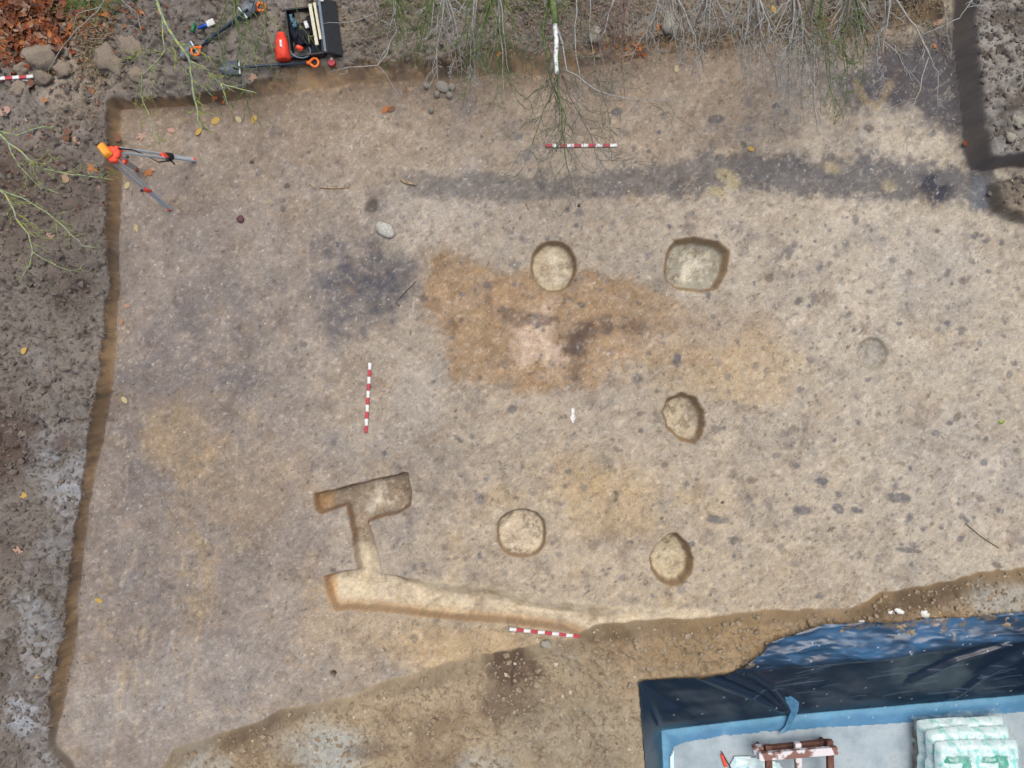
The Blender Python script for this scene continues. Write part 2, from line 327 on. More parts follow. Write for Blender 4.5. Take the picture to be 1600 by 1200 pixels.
dC = sdf(poly([(1033, 642), (1043, 622), (1064, 613), (1086, 619), (1101, 643), (1103, 665), (1094, 688), (1086, 695), (1061, 688), (1041, 670)]), XP, YP); cut(dC, .23, .07, WC, col(196, 182, 156)); pits.append(('C', dC))
dD = ell(815, 833, 39, 38, 0, 2.4); cut(dD, .17, .045, WC, col(208, 192, 166)); pits.append(('D', dD))
dE = sdf(poly([(1015, 872), (1024, 852), (1043, 835), (1058, 832), (1075, 848), (1085, 873), (1081, 896), (1066, 914), (1050, 917), (1030, 909), (1018, 892)]), XP, YP); cut(dE, .26, .07, WC, col(200, 186, 156)); pits.append(('E', dE))
dF = ell(1364, 552, 25, 26); cut(dF, .06, .05, col(150, 140, 118), col(164, 158, 148), .6, .6); pits.append(('F', dF))
slot = sdf(poly([(489, 772), (560, 755), (636, 737), (643, 770), (642, 790), (630, 800), (584, 813), (575, 818), (585, 842), (592, 870), (600, 915), (562, 915), (553, 860), (548, 820), (541, 791), (500, 803), (493, 798)]), XS, YS)
dit = sdf(poly([(504, 900), (530, 893), (562, 888), (600, 896), (700, 908), (760, 912), (830, 930), (930, 940), (1000, 948), (1100, 950), (1140, 957), (1080, 966), (1000, 985), (930, 1003), (905, 996), (880, 986), (800, 976), (700, 968), (600, 957), (545, 954), (522, 958), (512, 935)]), XS, YS)
cut(slot, .25, .035, col(150, 116, 86), col(158, 144, 124), .85, .9)
COLR = mixc(COLR, col(122, 108, 94), sm(0, -.04, slot) * sm(590, 540, PX) * sm(830, 800, PY) * .5)
COLR = mixc(COLR, col(168, 134, 96), sm(0.02, -.02, slot) * sm(522, 508, PX) * .8)
dk2 = sm(1130, 780, PX); Z = Z - 0
lowm = sm(-6, 14, PY - np.interp(PX.ravel(), [500, 600, 700, 800, 905, 1000], [938, 938, 949, 957, 968, 974]).reshape(PX.shape))
wv = .06 + .20 * (1 - lowm) * sm(600, 690, PX); stem = sm(.05, -.03, slot) * sm(845, 880, PY)
kd = sm(0, 1, np.clip(-dit / wv, 0, 1)); kd = kd * (1 - sm(.0, -.05, slot)); Z = Z - (.04 + .14 * dk2) * kd
COLR = mixc(COLR, col(208, 192, 164), sm(.02, -.06, dit + .02 * fin) * .88)
COLR = mixc(COLR, col(206, 192, 166), sm(.02, -.03, slot) * sm(835, 868, PY + 14 * fin) * .75)
COLR = mixc(COLR, col(170, 138, 102), sm(.01, -.01, dit) * lowm * sm(-.16, -.05, dit) * sm(960, 900, PX) * .8)
COLR = mixc(COLR, col(190, 146, 96), sm(.02, -.02, dit) * sm(526, 514, PX) * .8)
COLR = mixc(COLR, col(166, 146, 116), sm(.0, .8, fbm(X, Y, 5, 5, 84, .7)) * .6 * (dit < -.02))
COLR = mixc(COLR, col(226, 208, 170), sm(.2, .9, fbm(X, Y, 3, 5, 85, .6)) * .5 * (dit < -.04))
pits += [('slot', slot), ('ditch', dit)]

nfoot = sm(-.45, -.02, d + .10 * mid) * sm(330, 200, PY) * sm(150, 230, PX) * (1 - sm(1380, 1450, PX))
COLR = mixc(COLR, col(118, 102, 86), nfoot * .65)  # shade under the north wall painted in with its dark crumbly soil
# --- colours of banks and walls
bank = np.zeros_like(COLR) + col(124, 116, 108).astype(np.float32)
bank = mixc(bank, col(142, 135, 130), sm(.1, .9, fbm(X, Y, 1.6, 5, 91, .6)) * .7)
bank = mixc(bank, col(92, 80, 72), sm(.05, .8, fbm(X, Y, 1.2, 5, 92, .6)) * .6)
bank = mixc(bank, col(150, 150, 152), sm(.75, .1, d) * sm(560, 760, PY) * .6 * sm(-.4, .5, fbm(X, Y, 2.6, 5, 137, .65)))
bank = mixc(bank, col(172, 176, 180), (sm(-.5, .3, crumb) * .6 + .4) * (blob(100, 740, 34, 80, -.6, 1.5, 4, 93) * .45 + blob(70, 990, 26, 80, .1, 1.5, 4, 94) * .4 + blob(48, 1110, 24, 34, .2, .9, 5, 95) * .8).clip(0, 1))
bank = mixc(bank, col(94, 78, 68), blob(60, 320, 100, 90, 0, .8, 3, 96) * .55)
bank = mixc(bank, col(88, 68, 60), (blob(30, 690, 40, 60, 0, .8, 3, 97) * .7 + blob(115, 690, 20, 14, 0, .6, 6, 97) * .6).clip(0, 1))
bank = mixc(bank, col(162, 148, 132), (blob(110, 110, 50, 45, .3, .8, 4, 98) * .8 + blob(130, 180, 44, 40, 0, .8, 4, 98) * .5 + blob(200, 130, 60, 22, 0, .8, 4, 99) * .5).clip(0, 1))
bank = mixc(bank, col(146, 134, 118), sm(150, 20, PY) * sm(380, 520, PX) * sm(-.2, .7, fbm(X, Y, 2.3, 5, 100, .6)) * .7)
bank = mixc(bank, col(84, 56, 38), blob(30, 50, 90, 60, 0, .6, 3, 101) * .8)
spoil = np.zeros_like(COLR) + col(164, 147, 121).astype(np.float32)
spoil = mixc(spoil, col(174, 162, 142), sm(-.1, .8, fbm(X, Y, 1.4, 5, 102, .6)) * .8)
spoil = mixc(spoil, col(126, 106, 84), sm(.0, .8, fbm(X, Y, 1.9, 5, 103, .6)) * .7)
spoil = mixc(spoil, col(150, 122, 86), sm(900, 1050, PX) * sm(1100, 1000, PY) * .6)
spoil = mixc(spoil, col(172, 174, 168), (blob(520, 1165, 60, 45, 0, .8, 3, 104) * .75 + blob(760, 1195, 50, 30, 0, .8, 4, 104) * .5 + blob(330, 1190, 40, 30, 0, .8, 4, 105) * .5 + blob(1560, 930, 80, 25, -.1, .8, 4, 105) * .6).clip(0, 1))
spoil = mixc(spoil, col(104, 88, 74), (blob(785, 1080, 45, 55, .3, 1.4, 4, 106) * .75 + blob(800, 1035, 40, 20, 0, .8, 4, 106) * .6 + blob(430, 1125, 60, 14, -.3, .8, 4, 107) * .5 + blob(1420, 935, 70, 16, -.3, .8, 5, 107) * .7 + blob(580, 1160, 35, 12, 0, .8, 5, 107) * .6).clip(0, 1))
spoil = mixc(spoil, col(160, 150, 130), blob(900, 1150, 90, 70, 0, .8, 3, 108) * .6)
east = np.zeros_like(COLR) + col(142, 136, 128).astype(np.float32)
east = mixc(east, col(86, 78, 70), sm(-.1, .6, fbm(X, Y, 2.5, 5, 109, .6)) * .8); east = mixc(east, col(150, 148, 142), sm(.1, .8, fbm(X, Y, 2, 5, 110, .6)) * .7)
up = bank * (1 - southm[..., None]) + spoil * southm[..., None]; up = up * (1 - eastm[..., None]) + east * eastm[..., None]
wn = fbm(X, Y, 2.2, 4, 111); wallc = np.zeros_like(COLR) + col(150, 124, 96).astype(np.float32)
wallc = mixc(wallc, col(182, 150, 110), sm(-.1, .9, wn) * .6)
wallc = mixc(wallc, col(112, 98, 84), sm(.0, .7, fbm(X, Y, 5, 5, 133, .65)) * .6)
wallc = mixc(wallc, col(92, 80, 70), sm(.5, 1.0, d / run + .25 * fin) * .8)
wallc = mixc(wallc, col(116, 112, 110), eastm * .8)
wallc = wallc * (1 - southm[..., None]) + (spoil * (.86 + .12 * wn)[..., None]) * southm[..., None]
wallc = mixc(wallc, col(112, 102, 92), sm(1090, 1160, PY) * sm(260, 180, PX))
northm = sm(300, 480, PX) * sm(300, 150, PY) * (1 - eastm)
softw = .012 + .07 * northm
wallc = mixc(wallc, col(98, 86, 74), sm(-.2, .5, fbm(X, Y, 3.6, 5, 134, .7)) * northm * .75)
wallc = mixc(wallc, col(158, 140, 118), sm(.1, .8, fbm(X, Y, 6, 5, 135, .7)) * northm * .7)
COLR = COLR + (wallc - COLR) * sm(-1, 1, (d + northm * .05 * fin) / softw)[..., None]
COLR = COLR + (up - COLR) * sm(.9, 1.25, d / run + .12 * fin)[..., None]
COLR = mixc(COLR, col(124, 112, 96), sm(.02, -.04, dl) * .8)
COLR = mixc(COLR, col(76, 68, 62), sm(-.25, -.75, crumb) * (d > run) * (1 - southm) * .5)
mot = fbm(X, Y, 7, 5, 121, .7); mot2 = fbm(X, Y, 17, 4, 122, .8); mot3 = fbm(X, Y, 4.2, 6, 123, .7); flatn = sm(.75, .25, np.hypot(*np.gradient(Z, STEP)))
COLR = mixc(COLR, col(108, 90, 74), sm(.1, .8, mot3) * .30 * (d < 0)); COLR = mixc(COLR, col(122, 116, 112), sm(.1, .8, mot) * .30 * (d < 0)); COLR = mixc(COLR, col(204, 192, 172), sm(.2, .9, mot2) * .22 * (d < 0))
COLR *= (1 + .11 * mid + .05 * big + (.08 * fin + .13 * mot2 + .07 * gr) * flatn)[..., None]
COLR *= (1 + .10 * flatn * fbm(X * .5 + Y * .35, Y * 1.2 - X * .8, 16, 3, 112))[..., None]
COLR = np.clip(COLR, .008, .9)
# footprints and rough marks on the spoil
for i in range(150):
    x, y = rnd.uniform(820, 1180), rnd.uniform(985, 1200); stamp(x, y, rnd.uniform(.03, .06), rnd.uniform(1.5, 3), rnd.uniform(-1.2, .3), col(140, 124, 100), .35, .3, dz=rnd.uniform(.02, .06))

# --- foundation pit in the spoil
SLAB = -.60
rim = poly([(997, 1062), (1150, 1049), (1250, 1040), (1400, 1026), (1500, 1010), (1600, 1000), (1760, 985), (1760, 1400), (1012, 1400), (1008, 1200)], .2)
base = poly([(1033, 1140), (1230, 1117), (1600, 1085), (1800, 1067), (1800, 1400), (1040, 1400), (1036, 1200)], SLAB)
def pitz(X, Y, outz):
    dr = sdf(rim, X, Y); db = sdf(base, X, Y); do = np.maximum(db, 0); di = np.maximum(-dr, 0); t = do / (do + di + 1e-6)
    return np.where(dr < 0, SLAB + (.22 - SLAB) * t, outz), dr, db
flat = sm(.35, .0, sdf(rim, X, Y)) ; Z = Z * (1 - flat) + (np.minimum(Z, .21 + .02 * crumb)) * flat
zp, dr, db = pitz(X, Y, Z); Z = np.where(dr < 0, zp - .03, Z)

# --- region of each face -> separate ground objects
reg = np.zeros(X.shape, np.int8)
reg[d > 0] = 1; reg[(d > run * 1.15)] = 2; reg[(d > 0) & (southm > .5)] = 3; reg[(d > run * 1.15) & (eastm > .5)] = 4
names = {0: 'trench_floor', 1: 'trench_wall', 2: 'topsoil', 3: 'spoil_bank', 4: 'earth_baulk'}
plab = {'A': ('round_pit', 'round pit with pale floor at upper edge of orange stain'), 'B': ('square_pit', 'rounded square pit with grey-green floor, upper right of the orange stain'),
        'C': ('oval_pit', 'oval pit right of the white north arrow'), 'D': ('round_pit', 'round pit with the palest floor, right of the T-shaped slot'),
        'E': ('oval_pit', 'oval pit near the bottom edge above the black foil'), 'F': ('shallow_pit', 'faint shallow round hollow near the right edge'),
        'slot': ('test_slot', 'T-shaped narrow slot cut with brown walls'), 'ditch': ('ditch_cut', 'long cream-coloured ditch tapering towards the spoil bank')}
for k, (key, dd) in enumerate(pits): reg[(dd < .02) & (reg == 0)] = 10 + k
labs = {0: 'pale trampled clay floor of the excavation trench', 1: 'low brown vertical trench side', 2: 'dark crumbly topsoil around the trench', 3: 'light brown sandy spoil along the lower trench edge', 4: 'grey earth block in the upper right corner'}
gz, gxx = np.gradient(Z, STEP); NRM = np.stack([-gxx, -gz, np.ones_like(Z)], -1); NRM /= np.linalg.norm(NRM, axis=-1, keepdims=True)
idx = np.arange(NX * NY).reshape(NY, NX)
F = np.stack([idx[:-1, :-1], idx[:-1, 1:], idx[1:, 1:], idx[1:, :-1]], -1).reshape(-1, 4); FR = reg[:-1, :-1].ravel()
CO = np.stack([X, Y, Z], -1).reshape(-1, 3); CC = COLR.reshape(-1, 3); NN = NRM.reshape(-1, 3)
for r in np.unique(FR):
    f = F[FR == r]; u, inv = np.unique(f, return_inverse=True)
    nm, lb = (names[r], labs[r]) if r < 10 else plab[pits[r - 10][0]]
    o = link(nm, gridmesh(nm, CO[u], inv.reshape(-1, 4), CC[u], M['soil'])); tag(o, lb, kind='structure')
# far ground ring to the horizon
mb = MB(); e = 400; zz = .2
a = [(-7.99, -6.29), (7.99, -6.29), (7.99, 6.29), (-7.99, 6.29)]; b = [(-e, -e), (e, -e), (e, e), (-e, e)]
v = [(x, y, zz) for x, y in a + b]; mb.add(v, [(0, 4, 5, 1), (1, 5, 6, 2), (2, 6, 7, 3), (3, 7, 4, 0)])
tag(mb.build('ground', mat('far_soil', (110, 98, 82), (80, 84, 58), 1.5, .95, .1)), 'bare earth and rough grass beyond the dig', kind='structure')
def hz(x, y):
    i = min(max((x - gx[0]) / STEP, 0), NX - 2); j = min(max((y - gy[0]) / STEP, 0), NY - 2); a, b = int(i), int(j); u, v_ = i - a, j - b
    return float((Z[b, a] * (1 - u) + Z[b, a + 1] * u) * (1 - v_) + (Z[b + 1, a] * (1 - u) + Z[b + 1, a + 1] * u) * v_)
def G(x, y, dz=0.):
    z = 0.
    for i in range(12): p = P(x, y, z); z = .5 * z + .5 * hz(p.x, p.y)
    p = P(x, y, z); return Vector((p.x, p.y, hz(p.x, p.y) + dz))
# ------------------------------------------------------------------ black foil in the foundation pit, slab
tx = np.arange(1.55, 8.0, .013); ty = np.arange(-6.3, -2.9, .013); TX, TY = np.meshgrid(tx, ty); TX = TX.astype(np.float32); TY = TY.astype(np.float32)
tw = TX + .03 * fbm(TX, TY, 5, 4, 201), TY + .03 * fbm(TX, TY, 5, 4, 202)
tup = poly([(996, 1064), (1050, 1060), (1100, 1059), (1140, 1052), (1160, 1036), (1185, 1016), (1200, 999), (1240, 986), (1280, 973), (1330, 969), (1400, 969), (1440, 963), (1500, 961), (1600, 951), (1780, 938)], .2)
tin = poly([(1800, 1096), (1600, 1113), (1430, 1129), (1220, 1143), (1130, 1151), (1068, 1161), (1052, 1168), (1048, 1200), (1048, 1400)], SLAB + .02)
tlo = poly([(1012, 1400), (1008, 1200)], .2)
td = sdf(tup + tin + tlo, TX, TY); tdr_ = sdf(tup + tin + tlo, *tw)
TZ, tr, tb = pitz(TX, TY, np.full_like(TX, .23)); TZ = TZ + .012
outz = sm(-.05, .1, tr)
rg = 1 - np.abs(fbm_(TX * .5 + TY * .5, TY * 1.5 - TX * .15, 2.0, 4, 203, .45)); cr = 1 - np.abs(fbm_(TX * .6, TY * 1.6, 4.0, 3, 204, .5))
TZ += outz * (.085 * (rg - .5) + .014 * (cr - .5)) + .03 * outz
slope = (1 - outz) * sm(.0, .25, tb)
TZ += slope * .02 * fbm(TX * .7 + TY * .9, TY * .5 - TX * .4, 2.2, 3, 205) + (1 - sm(0, .12, tb)) * .006 * fbm(TX, TY, 6, 3, 206)
def ridge(pts, w, a):
    global TZ
    q = pline([p.to_2d() for p in pts], TX, TY); TZ = TZ + a * np.exp(-(q / w) ** 2) * np.minimum(1, slope + .2)
for pts, w, a in (([P(1090, 1052, .15), P(1170, 1085, -.2), P(1232, 1116, -.55)], .035, .07), ([P(1130, 1052, .15), P(1190, 1080, -.2), P(1234, 1116, -.55)], .03, .06), ([P(1165, 1050, .15), P(1205, 1075, -.15), P(1236, 1114, -.55)], .03, .05),
                  ([P(1420, 1062, -.2), P(1490, 1030, .05), P(1570, 1004, .2)], .05, .08), ([P(1490, 1090, -.5), P(1530, 1060, -.2), P(1600, 1025, .1)], .06, .08), ([P(1000, 1064, .2), P(1016, 1100, -.2), P(1033, 1140, -.6)], .03, .03)):
    ridge(pts, w, a)
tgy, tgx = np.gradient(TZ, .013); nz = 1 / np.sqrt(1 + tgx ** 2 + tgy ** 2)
sky_sheen = sm(.80, .99, sm(0, 1, nz)) * (.65 + .5 * fbm(TX, TY, 3, 4, 207).clip(-.6, .6))  # sky sheen on the flatter foil, painted in by slope
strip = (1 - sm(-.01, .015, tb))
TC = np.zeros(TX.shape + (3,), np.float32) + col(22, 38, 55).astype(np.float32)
TC = mixc(TC, col(64, 108, 146), (.15 + sky_sheen * .7).clip(0, 1) * outz * sm(-.9, .6, fbm_(TX * .5, TY * 1.8, 3, 4, 220)))
TC = mixc(TC, col(112, 166, 196), strip * (.85 + .12 * fbm(TX, TY, 4, 4, 208)))  # sky reflection painted as light blue on the flat strip
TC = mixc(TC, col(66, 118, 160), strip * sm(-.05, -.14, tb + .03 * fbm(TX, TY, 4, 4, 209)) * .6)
dirt = sm(.15, .55, fbm(TX, TY, 2.6, 5, 210, .6) + .9 * sm(-.22, .0, td) - .50) * outz
dirt = dirt * sm(-.3, .4, fbm_(TX, TY, 8, 4, 221, .7)); TC = mixc(TC, col(128, 110, 84), dirt * .7); TZ += dirt * .012
scr = rng.random
for i in range(34):
    x0, y0 = rnd.uniform(1150, 1590), rnd.uniform(1030, 1100); L = rnd.uniform(15, 60); z0 = -.2
    a = P(x0, y0, z0); b = P(x0 + L, y0 - L * rnd.uniform(.08, .3), z0); mpt = (a + b) / 2 + Vector((0, rnd.uniform(-.02, .03), 0))
    TC = mixc(TC, col(110, 130, 150), sm(.011, .003, pline([a.to_2d(), mpt.to_2d(), b.to_2d()], TX, TY)) * rnd.uniform(.15, .55) * slope)
for i in range(55):
    x0, y0 = rnd.uniform(1040, 1590), rnd.uniform(965, 1140); a = P(x0, y0, 0 if y0 < 1050 else -.6)
    TC = mixc(TC, col(215, 220, 220), sm(.014, .005, np.hypot(TX - a.x, TY - a.y)) * .7)
tidx = np.arange(TX.size).reshape(TX.shape); keep = (td < 0) & (tdr_ < .01)
tf = np.stack([tidx[:-1, :-1], tidx[:-1, 1:], tidx[1:, 1:], tidx[1:, :-1]], -1).reshape(-1, 4)[keep[:-1, :-1].ravel()]
u, inv = np.unique(tf, return_inverse=True)
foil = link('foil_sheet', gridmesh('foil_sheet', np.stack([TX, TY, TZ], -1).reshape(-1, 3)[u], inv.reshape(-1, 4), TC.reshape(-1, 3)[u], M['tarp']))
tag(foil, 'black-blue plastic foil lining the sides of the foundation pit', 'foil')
M['film'] = mat('blue_film', (96, 146, 176), (70, 120, 156), 18, .35, .5)
mb = MB(); pts = [P(1229, 1086, -.28), P(1238, 1098, -.40), P(1240, 1110, -.52), P(1231, 1132, -.575), P(1222, 1143, -.582)]
wd = [.06, .085, .06, .05, .07]; v = []
for p, w_ in zip(pts, wd): v += [p + Vector((-w_, -.01, .03)), p + Vector((0, 0, .055)), p + Vector((w_, .02, .03))]
mb.add(v, [(i * 3 + k, i * 3 + k + 1, i * 3 + k + 4, i * 3 + k + 3) for i in range(4) for k in range(2)]); mb.build('fold_flap', M['film'], foil, True)

m, t, b_ = nodemat('concrete'); n1 = noise(t, 3, 6, .6); n2 = noise(t, 60, 5, .7)
r1 = ramp(t, n1.outputs[0], [(.3, col(148, 164, 172)), (.6, col(178, 190, 196)), (.74, col(156, 150, 138))]); r2 = ramp(t, n2.outputs[0], [(.3, (.86,) * 3), (.7, (1.08,) * 3)])
mm = t.nodes.new('ShaderNodeMixRGB'); mm.blend_type = 'MULTIPLY'; mm.inputs[0].default_value = 1; t.links.new(r1.outputs[0], mm.inputs[1]); t.links.new(r2.outputs[0], mm.inputs[2]); t.links.new(mm.outputs[0], b_.inputs['Base Color']); b_.inputs['Roughness'].default_value = .8
bp = t.nodes.new('ShaderNodeBump'); bp.inputs['Strength'].default_value = .2; bp.inputs['Distance'].default_value = .004; t.links.new(n2.outputs[0], bp.inputs['Height']); t.links.new(bp.outputs[0], b_.inputs['Normal']); M['conc'] = m
mb = MB(); q = poly([(1040, 1156), (1230, 1130), (1600, 1100), (1800, 1082), (1800, 1400), (1044, 1400)], SLAB); n = len(q)
mb.add([(x, y, SLAB) for x, y in q] + [(x, y, SLAB - .15) for x, y in q], [tuple(range(n))[::-1], tuple(range(n, 2 * n))] + [(i, (i + 1) % n, n + (i + 1) % n, n + i) for i in range(n)])
tag(mb.build('concrete_slab', M['conc']), 'pale concrete slab at the bottom of the foundation pit', kind='structure')

# ------------------------------------------------------------------ common materials
M['red'] = mat('red_paint', (200, 60, 76), (160, 60, 66), 30, .6); M['white'] = mat('white_paint', (240, 240, 238), (198, 194, 188), 30, .6)
M['orange'] = mat('orange_plastic', (255, 130, 40), (238, 104, 30), 25, .45); M['yellow'] = mat('yellow_orange_plastic', (255, 172, 62), (246, 150, 44), 25, .45)
M['ored'] = mat('orange_red_plastic', (252, 92, 62), (232, 74, 48), 25, .45); M['alu'] = mat('aluminium', (206, 214, 220), (180, 190, 198), 60, .4, .5, .1)
M['black'] = mat('black_plastic', (26, 28, 32), (38, 42, 48), 30, .55); M['steel'] = mat('dull_steel', (92, 100, 110), (66, 70, 76), 25, .45, .5, .5)
M['shaft'] = mat('blue_black_shaft', (36, 48, 66), (52, 66, 84), 30, .4); M['blue'] = mat('blue_plastic', (24, 92, 190), (18, 70, 160), 30, .4)
M['green'] = mat('green_plastic', (30, 130, 84), (20, 104, 66), 30, .4); M['cream'] = mat('cream_wood', (226, 218, 190), (204, 196, 168), 40, .6)
M['grey'] = mat('grey_plastic', (112, 128, 140), (88, 104, 116), 30, .5); M['dgrey'] = mat('dark_grey_cloth', (44, 50, 58), (28, 32, 38), 30, .85, .2)
def frame(a, b, upv=Vector((0, 0, 1))):
    x = (b - a).normalized(); y = upv.cross(x).normalized(); z = x.cross(y); return Matrix((x, y, z)).transposed()

# ------------------------------------------------------------------ ranging poles (ten 10 cm segments each)
def pole(a, b, first, label, nseg=10, w=.046):
    root = empty('ranging_pole', a); rot = frame(a, b); L = (b - a).length / nseg; me = {}
    for k, c in (('r', 'red'), ('w', 'white')):
        mb = MB(); mb.box((0, 0, 0), (L * .998, w, .022), None, 1, .2); me[k] = mb.mesh('segment', M[c])
    for i in range(nseg):
        o = link('segment', me['r' if (i % 2 == 0) == (first == 'r') else 'w'], root); o.matrix_local = Matrix.Translation(rot @ Vector((L * (i + .5), 0, .014))) @ rot.to_4x4()
    tag(root, label, 'ranging pole', 'red and white ranging poles'); return root
def flatpole(x0, y0, x1, y1, first, label, **k):
    a, b = G(x0, y0), G(x1, y1); mz = max(hz(*(a.lerp(b, t / 8)).to_2d()) - a.lerp(b, t / 8).z for t in range(9)); dz = Vector((0, 0, max(mz, 0) * .6 + .002))
    return pole(a + dz, b + dz, first, label, **k)
flatpole(852, 228.5, 964, 228, 'r', 'red and white scale bar lying horizontally under the overhanging twigs')
flatpole(578.5, 567, 572, 676, 'w', 'red and white scale bar lying upright in the picture, left of the orange stain')
flatpole(796, 981, 906, 992.5, 'w', 'red and white scale bar beside the cream ditch')
pole(G(56, 121.5, .03), G(-54, 129, .03), 'w', 'upper of two red and white poles lying at the left edge by the leaf litter')
pole(G(47, 126, .02), G(-60, 127.5, .02), 'w', 'lower of two red and white poles lying at the left edge by the leaf litter')
# north arrow
c = G(895, 650, .012); mb = MB(); L = .215
sh = [(-.018, L / 2), (.018, L / 2), (.022, -.01), (.042, -.012), (0, -L / 2), (-.042, -.012), (-.022, -.01)]; n = len(sh)
mb.add([(x, y, .008) for x, y in sh] + [(x, y, -.012) for x, y in sh], [(0, 6, 2, 1), (6, 5, 4, 3, 2)][::1] + [(i, (i + 1) % n, n + (i + 1) % n, n + i) for i in range(n)])
o = mb.build('north_arrow', M['white']); o.location = c; tag(o, 'small white north arrow pointing down the picture', 'north arrow')

# ------------------------------------------------------------------ surveying tripod
HZ = 1.30; hp = P(176, 240, HZ); root = empty('survey_tripod', (hp.x, hp.y, 0)); tag(root, 'orange and aluminium surveying tripod standing in the trench corner', 'tripod')
def loc(p): return Vector((p.x - hp.x, p.y - hp.y, p.z))
mb = MB(); cen = Vector((0, 0, HZ)); v = []
for zz, rr in ((-.035, .075), (-.03, .085), (.01, .085), (.02, .075)):
    for k in range(12): a = 2 * math.pi * k / 12; q = 1 + .14 * math.cos(3 * a + .4); v.append(cen + Vector((rr * q * math.cos(a), rr * q * math.sin(a), zz)))
mb.add(v, [tuple(range(11, -1, -1)), tuple(range(36, 48))] + [(r * 12 + k, r * 12 + (k + 1) % 12, r * 12 + 12 + (k + 1) % 12, r * 12 + 12 + k) for r in range(3) for k in range(12)]); mb.build('head_plate', M['ored'], root)
hb = Vector((-.07, .025, HZ + .055)); mb = MB(); mb.box(hb, (.19, .105, .07), Matrix.Rotation(R(-52), 3, 'Z'), .85, .25); cap = mb.build('head_cover', M['yellow'], root)
mb = MB(); mb.tube([(0, 0, HZ - .12), (0, 0, HZ - .03)], .02, 8); mb.build('centre_screw', M['black'], root)
feet = [(305, 250), (266, 328), (213, 264)]
for i, (fx, fy) in enumerate(feet):
    f = G(fx, fy); foot = loc(f); top = Vector((foot.x, foot.y, 0)).normalized() * .075 + Vector((0, 0, HZ - .02)); dr_ = (foot - top); side = dr_.cross(Vector((0, 0, 1))).normalized()
    q = top + dr_ * .56; leg = MB()
    for s_ in (-1, 1): leg.tube([top + side * s_ * .04, q + side * s_ * .034], .016, 6)
    lg = leg.build('leg', M['alu'], root)
    h = MB(); h.box(top, (.07, .10, .06), frame(top, q), 1, .2); h.build('hinge', M['ored'], lg)
    k = MB(); k.box(q, (.085, .085, .05), frame(top, q), 1, .2); k.build('clamp', M['ored'], lg)
    l = MB(); l.box((q + foot) / 2, ((foot - q).length, .07, .03), frame(q, foot), 1, .2); l.build('lower_tube', M['alu'], lg)
    ft = MB(); ft.tube([foot - dr_.normalized() * .05, foot - dr_.normalized() * .02, foot], [.032, .03, .008], 8); ft.build('foot', M['ored'], lg)
    kn = MB(); kn.tube([q + side * .05, q + side * .09], .018, 8); kn.build('clamp_screw', M['black'], lg)
f0 = loc(G(305, 250)); t0 = Vector((f0.x, f0.y, 0)).normalized() * .075 + Vector((0, 0, HZ)); ln = f0 - t0; mb = MB()
mb.tube([t0 + Vector((.03, .0, .03)), t0 + ln * .2 + Vector((0, .01, .05)), t0 + ln * .35 + Vector((0, -.03, -.01)), t0 + ln * .5 + Vector((-.02, -.085, -.02)), t0 + ln * .62 + Vector((0, -.06, .0)), t0 + ln * .64 + Vector((0, .035, .035))], .014, 6, flat=.5)
mb.tube([t0 + ln * .62 + Vector((0, -.05, .0)), t0 + ln * .63 + Vector((.03, -.06, -.03)), t0 + ln * .66 + Vector((.02, -.085, -.05))], .011, 6)
mb.tube([t0 + ln * .60, t0 + ln * .66], .05, 10); mb.build('carrying_strap', M['black'], root)

# ------------------------------------------------------------------ tools on the bank
def spade(tip, end, label, blade_len=.27, roll=0.):
    a, b = G(*tip), G(*end); a.z += .03; b.z += .04; L = (b - a).length; root = empty('spade', a); rot = frame(a, b) @ Matrix.Rotation(roll, 3, 'X')
    def add(mb, nm, mt, sm_=False): mb.v = [tuple(rot @ Vector(p)) for p in mb.v]; return mb.build(nm, mt, root, sm_)
    mb = MB(); v = []; NU, NV = 8, 6
    for top in (0, 1):
        for i in range(NU + 1):
            for j in range(NV + 1):
                u_ = i / NU; w_ = (j / NV - .5) * 2; wid = .095 * (min(1, .15 + u_ * 3.2) ** .6); x = u_ * blade_len + (.0)
                v.append((x, w_ * wid, .022 * w_ * w_ + .02 * (u_ - .5) ** 2 + (.004 if top else 0)))
    n_ = (NU + 1) * (NV + 1); f = []
    for i in range(NU):
        for j in range(NV):
            k = i * (NV + 1) + j; f.append((k, k + 1, k + NV + 2, k + NV + 1)); f.append((n_ + k, n_ + k + NV + 1, n_ + k + NV + 2, n_ + k + 1))
    mb.add(v, f); bl = add(mb, 'blade', M['steel'], True)
    mb = MB(); mb.box((blade_len + .005, 0, .03), (.022, .19, .014), None, 1, .3); add(mb, 'tread', M['alu'])
    mb = MB(); mb.tube([(blade_len - .08, 0, .02), (blade_len + .06, 0, .03), (L - .13, 0, .03)], [.012, .021, .017], 8); add(mb, 'shaft', M['shaft'], True)
    mb = MB(); loop = [(L - .15, 0, .03)]; mb.tube([(L - .16, 0, .03), (L - .11, 0, .03)], .024, 8)
    for k in range(13):
        a_ = -math.pi + 2 * math.pi * k / 12; x = L - .06 + .058 * math.cos(a_); wd_ = .052 * math.sin(a_) * (1.15 if math.cos(a_) > 0 else .9); loop.append((x, wd_, .03))
    mb.tube(loop[1:], .0165, 7); add(mb, 'handle', M['orange'], True)
    tag(root, label, 'spade', 'orange handled spades'); return root
spade((284, 90), (416, 12), 'spade with orange handle at upper right, longest reach of the crossed pair', .22)
spade((401, 8), (304, 88), 'spade lying head to tail beside another, its orange handle at the lower left', .21)
spade((346, 110), (500, 101), 'single spade below the crossed pair, its orange handle beside the black case', .26)
